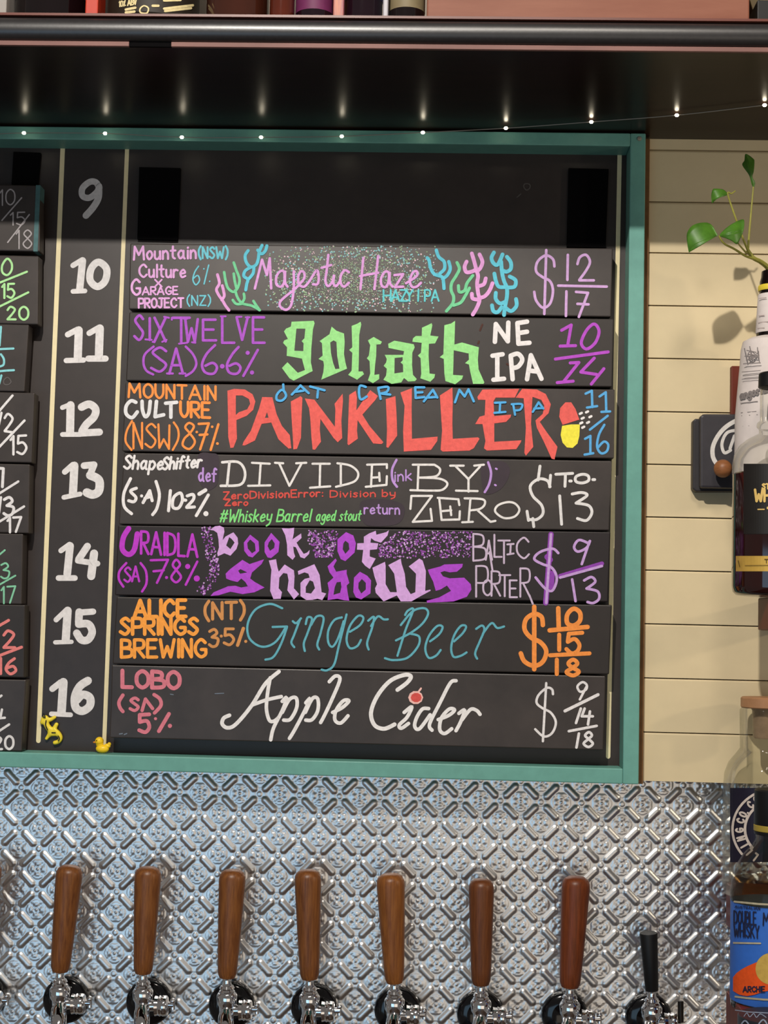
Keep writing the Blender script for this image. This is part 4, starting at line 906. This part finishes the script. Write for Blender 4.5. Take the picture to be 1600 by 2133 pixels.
def lathe_px(cx, d, rows, seg=48):
    """profile rows (half width px, y px) for an upright body whose axis is seen at pixel cx"""
    c = P(cx, rows[0][1], d); k = mpp(d)
    return [(max(r_ * k, .0001), P(cx, y, d).z) for r_, y in rows], Vector((P(cx, rows[len(rows) // 2][1], d).x, -d, 0))
def bpart(name, cx, d, rows, m, t, xfix=None, **kw):
    pr, c = lathe_px(cx, d, rows)
    if xfix is not None: c.x = xfix
    return obj(name, lathe(list(reversed(pr)), upright(c), 48), m, t, smooth=True, **kw)
def cylpatch(c, r, u0, u1, v0, v1, lift=.0006, nu=24):
    um = [u0 + (u1 - u0) * k / nu for k in range(nu + 1)]
    V = [Pcyl(u, v, c, r + lift) for v in (v0, (v0 + v1) / 2, v1) for u in um]
    Fs = []
    for j in range(2):
        for k in range(nu): Fs.append((j * (nu + 1) + k, j * (nu + 1) + k + 1, (j + 1) * (nu + 1) + k + 1, (j + 1) * (nu + 1) + k))
    return V, Fs
G_CLEAR = glass('clear_glass', (.95, .955, .93, 1), .45)
# --- white paper wrapped bottle with the plant
dA, cxA = .121, 1606
xA = P(cxA, 800, dA).x
tA = thing('wrapped_bottle', (xA, -dA, P(cxA, 1003, dA).z), 'white paper wrapped bottle with dark neck holding the plant sprig', 'bottle')
M_PAPER = mat('white_paper_wrap', 'cfc4bf', .7, 0, .06, 50, .2, bump=.1)
bpart('neck', cxA, dA, [(15, 563), (20, 566), (21, 578), (24, 588), (24, 597), (25, 616), (30, 697), (32, 708), (30, 720)], mat('brown_black_neck', '120a09', .15, 0, .1, 20, .5), tA, xA)
bpart('yellow_ring', cxA, dA, [(26.5, 595.5), (27.5, 598), (27.5, 604), (26.5, 607)], mat('yellow_plastic', 'd8c03c', .4), tA, xA)
lb5 = bpart('neck_label', cxA, dA, [(26.3, 614), (27.5, 616), (32, 693), (31, 695)], M_PAPER, tA, xA)
lb6 = bpart('paper_wrap', cxA, dA, [(34, 703), (45, 706), (58, 713), (62, 730), (64, 762), (69, 820), (73, 870), (74, 1000), (70, 1003)], M_PAPER, tA, xA)
cA = Vector((xA, -dA, 0)); kA = mpp(dA)
i = Ink(cf(cA, 71.5 * kA), 2)
i.text('angostura', 1542, 832, 1612, 812, 16, 4).draw('1543,840 1578,836;1546,775 1584,772;1548,783 1586,780;1546,790 1580,788;1544,860 1575,857;1545,866 1578,864;1548,888 1572,886;1544,905 1576,902', 1.6)
i.draw('1562,722 1566,745;1556,730 1575,734;1552,742 1580,744;1558,750 1578,736;@1564,732 1558,740 1566,748 1574,740;1549,758 1584,756;1551,726 1556,752;1578,724 1580,748', 2.2)
i.build('label_print', '7d7573', lb6)
i = Ink(cf(cA, 31.5 * kA), 1.5).draw('1581,622 1596,620;1580,672 1600,670;1581,658 1592,657;1579,684 1592,683', 1.8)
i.build('neck_print', 'a3948f', lb5)
block(1575, 1003, 1690, 1020, TC, dA + .02, 'small red timber block under the white wrapped bottle')
# --- plant
dP = .17
leafm = mat('pothos_leaf', '34591a', .38, 0, .25, 60, .4, hex2='4b7824')
stemm = mat('pothos_stem', '8d8a3c', .5, 0, .2, 60, .3)
pl = thing('pothos_sprig', P(1606, 565, .121), 'green pothos sprig with four leaves growing out of bottle neck', 'plant')
of, sf = (1150, 250), 3.556
def pp(x, y, d=dP): return P(of[0] + x / sf, of[1] + y / sf, d)
def leaf(txt, rib, depth, bend, label=None):
    ol = [tuple(float(c_) for c_ in q.split(',')) for q in txt.split()]
    ol = catmull(ol, 4, True)
    (ax, ay), (bx_, by_) = rib
    Lr = math.hypot(bx_ - ax, by_ - ay); dx, dy = (bx_ - ax) / Lr, (by_ - ay) / Lr
    rows = 9; V, Fs = [], []
    ribs = [(ax + (bx_ - ax) * t / rows, ay + (by_ - ay) * t / rows) for t in range(rows + 1)]
    # fan the outline towards the rib in rings for a curved blade
    n = len(ol); rings = 5
    def ribpt(q):
        t = max(.02, min(.98, ((q[0] - ax) * dx + (q[1] - ay) * dy) / Lr)); return ax + (bx_ - ax) * t, ay + (by_ - ay) * t, t
    for j in range(rings + 1):
        s_ = j / rings
        for q in ol:
            rx, ry, t = ribpt(q)
            x = rx + (q[0] - rx) * s_; y = ry + (q[1] - ry) * s_
            side = ((q[0] - rx) * -dy + (q[1] - ry) * dx) * s_ / sf * mpp(depth)
            V.append(pp(x, y, depth + bend * (1 - (2 * t - 1) ** 2) - abs(side) * .45 + .12 * side))
    for j in range(rings):
        for q in range(n):
            Fs.append((j * n + q, j * n + (q + 1) % n, (j + 1) * n + (q + 1) % n, (j + 1) * n + q))
    o_ = obj('leaf', (V, Fs), leafm, pl, smooth=True)
    s_ = o_.modifiers.new('thickness', 'SOLIDIFY'); s_.thickness = .0006
    return o_
leaf('1015,985 1000,900 1000,840 1030,790 1080,765 1150,760 1190,785 1215,830 1225,855 1180,875 1110,895 1050,925 1025,955', ((1225, 856), (1015, 980)), .2, .01)
leaf('1240,855 1290,800 1350,760 1415,735 1425,770 1415,830 1390,890 1370,920 1330,895 1285,875', ((1240, 856), (1410, 820)), .2, .008)
leaf('1185,615 1180,560 1190,515 1215,508 1270,515 1300,545 1290,560 1230,580 1200,605', ((1300, 548), (1186, 600)), .18, .006)
leaf('1435,250 1490,285 1500,310 1495,380 1485,420 1505,465 1495,500 1480,480 1460,410 1410,335 1425,300', ((1494, 495), (1436, 255)), .16, .006)
def stem(pts, r0, r1):
    q = catmull([tuple(pp(*a)) for a in pts], 6); n_ = len(q)
    return tube(q, [r0 + (r1 - r0) * j / (n_ - 1) for j in range(n_)], 8)
obj('stem', join(stem([(1640, 1160, .121), (1600, 1095, .126), (1545, 1050, .138), (1490, 1020, .15), (1450, 965, .155)], .0036, .0024),
    stem([(1452, 970, .155), (1460, 850, .158), (1475, 680, .16), (1492, 495, .16)], .0016, .0009),
    stem([(1450, 965, .155), (1410, 865, .165), (1365, 740, .172), (1302, 550, .18), (1330, 545, .18), (1358, 525, .178)], .0015, .0008),
    stem([(1500, 1030, .15), (1430, 1005, .165), (1350, 955, .18), (1275, 915, .195), (1236, 858, .2)], .0018, .0011),
    stem([(1440, 985, .16), (1400, 940, .18), (1380, 915, .196)], .0013, .0009)), stemm, pl, smooth=True)

# --- amber spirit bottle in front
dB = .22; xB = P(BBc, 1080, dB).x; kB = mpp(dB); cB = Vector((xB, -dB, 0))
tB = thing('amber_spirit_bottle', (xB, -dB, P(BBc, 1243, dB).z), 'dark amber spirit bottle with black label and gold lower band', 'bottle')
bpart('cap', BBc, dB, [(29, 777), (32, 780), (33, 807), (30, 809)], M_BLACKMATT, tB, xB)
bpart('glass_neck', BBc, dB, [(27, 809), (29, 812), (29, 876), (35, 882), (36, 890), (31, 895), (31, 903), (55, 916), (72, 930), (82, 950), (85, 972), (85, 988)], G_CLEAR, tB, xB, label='clear glass neck and shoulder')
bpart('filled_body', BBc, dB, [(82, 987), (84.8, 990), (85, 1222), (83, 1234), (76, 1241), (60, 1243), (.1, 1240)], mat('amber_spirit_glass', '220706', .07, 0, .3, 5, .5, coat=.7), tB, xB, label='dark red amber filled body')
INK_NAMES.update(('front_label', 'gold_band'))
lb1 = obj('front_label', cylpatch(cB, 85 * kB, 1549, 1676, 966, 1112), mat('black_label_paper', '1d1a18', .4, 0, .1, 50), tB, label='black paper label')
lb2 = obj('gold_band', cylpatch(cB, 85 * kB, 1533, 1690, 1158, 1190), mat('gold_foil_paper', 'c9a24c', .4, .4, .1, 50), tB, label='gold foil band')
i = Ink(cf(cB, 85 * kB + .0006), 3).text('STARWARD'[:2], 1588, 1018, 1603, 1018, 10, 3.2).text('WHISKY', 1573, 1044, 1652, 1044, 24, 5.2).draw('1579,1061 1592,1061', 2.5).dot(1600, 1058, 3)
i.build('label_print', mat('gold_print', 'd9b66a', .4, .2), lb1)
i = Ink(cf(cB, 85 * kB + .0008), 1.6).text('TO', 1593, 1172, 1609, 1172, 7, 1.5).draw('1552,1178 1640,1177', 1).draw('1538,1168 1541,1180', 1.5)
i.build('band_print', '4c3a18', lb2)
block(1579, 1243.5, 1720, 1312, .195, .265, 'red timber block under the dark amber spirit bottle', arm=TC)

# --- clear stoppered bottle
dC, cC_ = .094, 1594; xC = P(cC_, 1650, dC).x; kC = mpp(dC); cC = Vector((xC, -dC, 0))
tC = thing('clear_stoppered_bottle', (xC, -dC, P(cC_, 1868, dC).z), 'clear glass bottle with timber stopper and navy ring label', 'bottle')
bpart('stopper', cC_, dC, [(47, 1452), (50, 1455), (50, 1473), (48, 1475)], mat('pale_stopper_timber', 'a87a55', .5, 0, .1, 60), tC, xC, label='pale timber stopper')
bpart('glass_body', cC_, dC, [(49, 1475.5), (52, 1480), (51, 1560), (60, 1572), (74, 1590), (82, 1612), (84, 1640), (84, 1850), (80, 1864), (70, 1868)], G_CLEAR, tC, xC, label='clear glass')
bpart('cork_plug', cC_, dC, [(30, 1476), (27, 1480), (25, 1535), (23, 1538)], mat('pale_plug', '9a8066', .25, 0, .15, 80), tC, xC)
INK_NAMES.add('navy_label')
lb3 = obj('navy_label', cylpatch(cC, 84 * kC, 1521, 1668, 1641, 1796), mat('navy_label_paper', '1a1526', .45, 0, .1, 50), tC, label='navy paper label')
i = Ink(cf(cC, 84 * kC + .0006), 6)
ringc, rr = (1618, 1727), (92, 86)
i.stroke('', [(ringc[0] + 92 * math.cos(R(a)), ringc[1] + 84 * math.sin(R(a))) for a in range(142, 262, 6)], 5)
i.stroke('', [(ringc[0] + 66 * math.cos(R(a)), ringc[1] + 60 * math.sin(R(a))) for a in range(140, 240, 6)], 5.5)
def arc_text(t, angs, h, w):
    for ch, ad in zip(t, angs):
        a = R(ad)
        bx_, by_ = ringc[0] + 70 * math.cos(a), ringc[1] + 64 * math.sin(a); g = max(GW[ch], .2)
        ux, uy = -math.sin(a), math.cos(a); ox, oy = math.cos(a), math.sin(a)
        for md, pts in GLY[ch]:
            i.stroke(md, [(bx_ + (gx - g / 2) * h * .8 * ux + gy * h * ox, by_ + (gx - g / 2) * h * .8 * uy + gy * h * oy) for gx, gy in pts], w)
arc_text('LLINGCO.CO', (126, 139, 151, 164, 178, 194, 205, 212, 225, 237), 15, 4)
i.build('label_print', 'c8b9ae', lb3)
block(1512, 1869, 1690, 1962, .006, dC + .02, 'dark red timber block under the clear stoppered bottle')

# --- blue labelled bottle in front
dD = .205; xD = P(BBc, 1980, dD).x; kD = mpp(dD); cD = Vector((xD, -dD, 0))
tD = thing('blue_label_bottle', (xD, -dD, P(BBc, 2102, dD).z), 'whisky bottle with bright blue and orange label, black cap', 'bottle')
bpart('cap', BBc, dD, [(37, 1644), (40, 1647), (41, 1716), (40, 1718)], M_BLACKMATT, tD, xD)
bpart('yellow_seal', BBc, dD, [(40.5, 1718), (41.5, 1719), (41.5, 1730), (40.5, 1731)], mat('mustard_seal', '9a8434', .5), tD, xD)
bpart('cap_skirt', BBc, dD, [(40, 1731), (41, 1732), (40, 1738), (36, 1739)], M_BLACKMATT, tD, xD)
bpart('glass_shoulder', BBc, dD, [(37, 1737), (38, 1750), (44, 1762), (62, 1782), (76, 1805), (84, 1830), (89, 1862), (88, 1874), (86, 1884)], G_CLEAR, tD, xD, label='clear glass shoulder')
bpart('amber_fill', BBc, dD, [(79, 1832), (82, 1835), (86.5, 1866), (85, 1886), (83, 1888)], glass('pale_amber', (.72, .52, .3, 1), .5), tD, xD, label='amber whisky inside')
lb4 = bpart('label_wrap', BBc, dD, [(86.6, 1878), (86.8, 1880), (86.8, 2080), (86.6, 2082)], mat('cobalt_label_paper', '2f63b8', .5, 0, .08, 80), tD, xD, label='cobalt blue paper label')
bpart('dark_base', BBc, dD, [(85, 2081), (86, 2083), (85, 2096), (78, 2102), (.1, 2101)], mat('dark_amber_base', '140b07', .08, 0, .2, 9, .5, coat=.5), tD, xD)
def clampx(fn, lo): return lambda u, v, l: fn(max(u, lo), v, l)
fD = clampx(cf(cD, 86.8 * kD), 1527)
wt_ = [(1527, 2036), (1534, 2027), (1545, 2019), (1558, 2012), (1572, 2006), (1590, 1999), (1610, 1994), (1640, 1990), (1670, 1990)]
wb_ = [(1527, 2064), (1540, 2072), (1556, 2075), (1572, 2072), (1590, 2066), (1610, 2062), (1670, 2060)]
itp = lambda tb: (lambda u: float(np.interp(u, [q[0] for q in tb], [q[1] for q in tb])))
i = Ink(fD).strips(1527, 1670, itp(wt_), itp(wb_), 60)
i.build('orange_wave', 'd8501c', lb4, 'orange wave on the label')
i = Ink(fD); i.k = 60; i.strips(1574.2, 1639.8, lambda u: 2018 - math.sqrt(max(33 ** 2 - (u - 1607) ** 2, 0)), lambda u: 2018 + math.sqrt(max(33 ** 2 - (u - 1607) ** 2, 0)), 40)
i.build('mustard_disc', 'bd9b4c', lb4)
i = Ink(fD, 2); i.k = 30; i.draw('1532,2076 1556,2079 1590,2082 1640,2084', 4).draw('1527,1964 1584,1965', 3.5).draw('1530,1878 1580,1883 1640,1886', 4); i.build('pale_lines', 'a99f86', lb4)
i = Ink(fD, 3.2); i.k = 120; i.text('DOUBLE', 1529, 1923, 1575, 1926, 26, 2.7).text('MALT', 1590, 1927, 1640, 1927, 25, 2.9).text('WHISKY', 1529, 1950, 1581, 1954, 25, 2.7).text('AUSTRALIAN', 1531, 1891, 1583, 1895, 5, 1.3).text('ARCHIE', 1548, 2066, 1593, 2066, 11, 2.4)
i.build('label_print', '20233c', lb4)
block(1512, 2103, 1700, 2230, .16, dD + .045, 'lowest red timber block at the bottom right corner')
# --- dark tin in front at the lower right corner
te = thing('script_label_tin', P(1600, 2240, .27), 'dark tin with pale script lettering in the bottom right corner', 'tin')
xE = P(1606, 2120, .27).x; kE = mpp(.27)
obj('tin_body', lathe([(.0001, P(1606, 2240, .27).z), (75 * kE, P(1606, 2240, .27).z), (76 * kE, P(1606, 2236, .27).z), (76 * kE, P(1606, 2106, .27).z), (74 * kE, P(1606, 2103, .27).z), (.0001, P(1606, 2103, .27).z)], upright(Vector((xE, -.27 - .03, 0))), 40), mat('dark_slate_tin', '23262c', .4, .2, .1, 40), te, smooth=True)
cE = Vector((xE, -.30, 0))
i = Ink(cf(cE, 76 * kE), 1.5).draw('~1550,2117 1556,2110 1562,2118 1570,2111 1576,2119 1584,2112 1596,2119', 1.6).draw('1532,2104 1560,2108 1600,2110', 2).draw('@1552,2126 1544,2136 1552,2146 1560,2136;@1590,2124 1580,2136 1588,2146 1598,2136', 3)
i.build('script_lettering', '8b96a8', te)
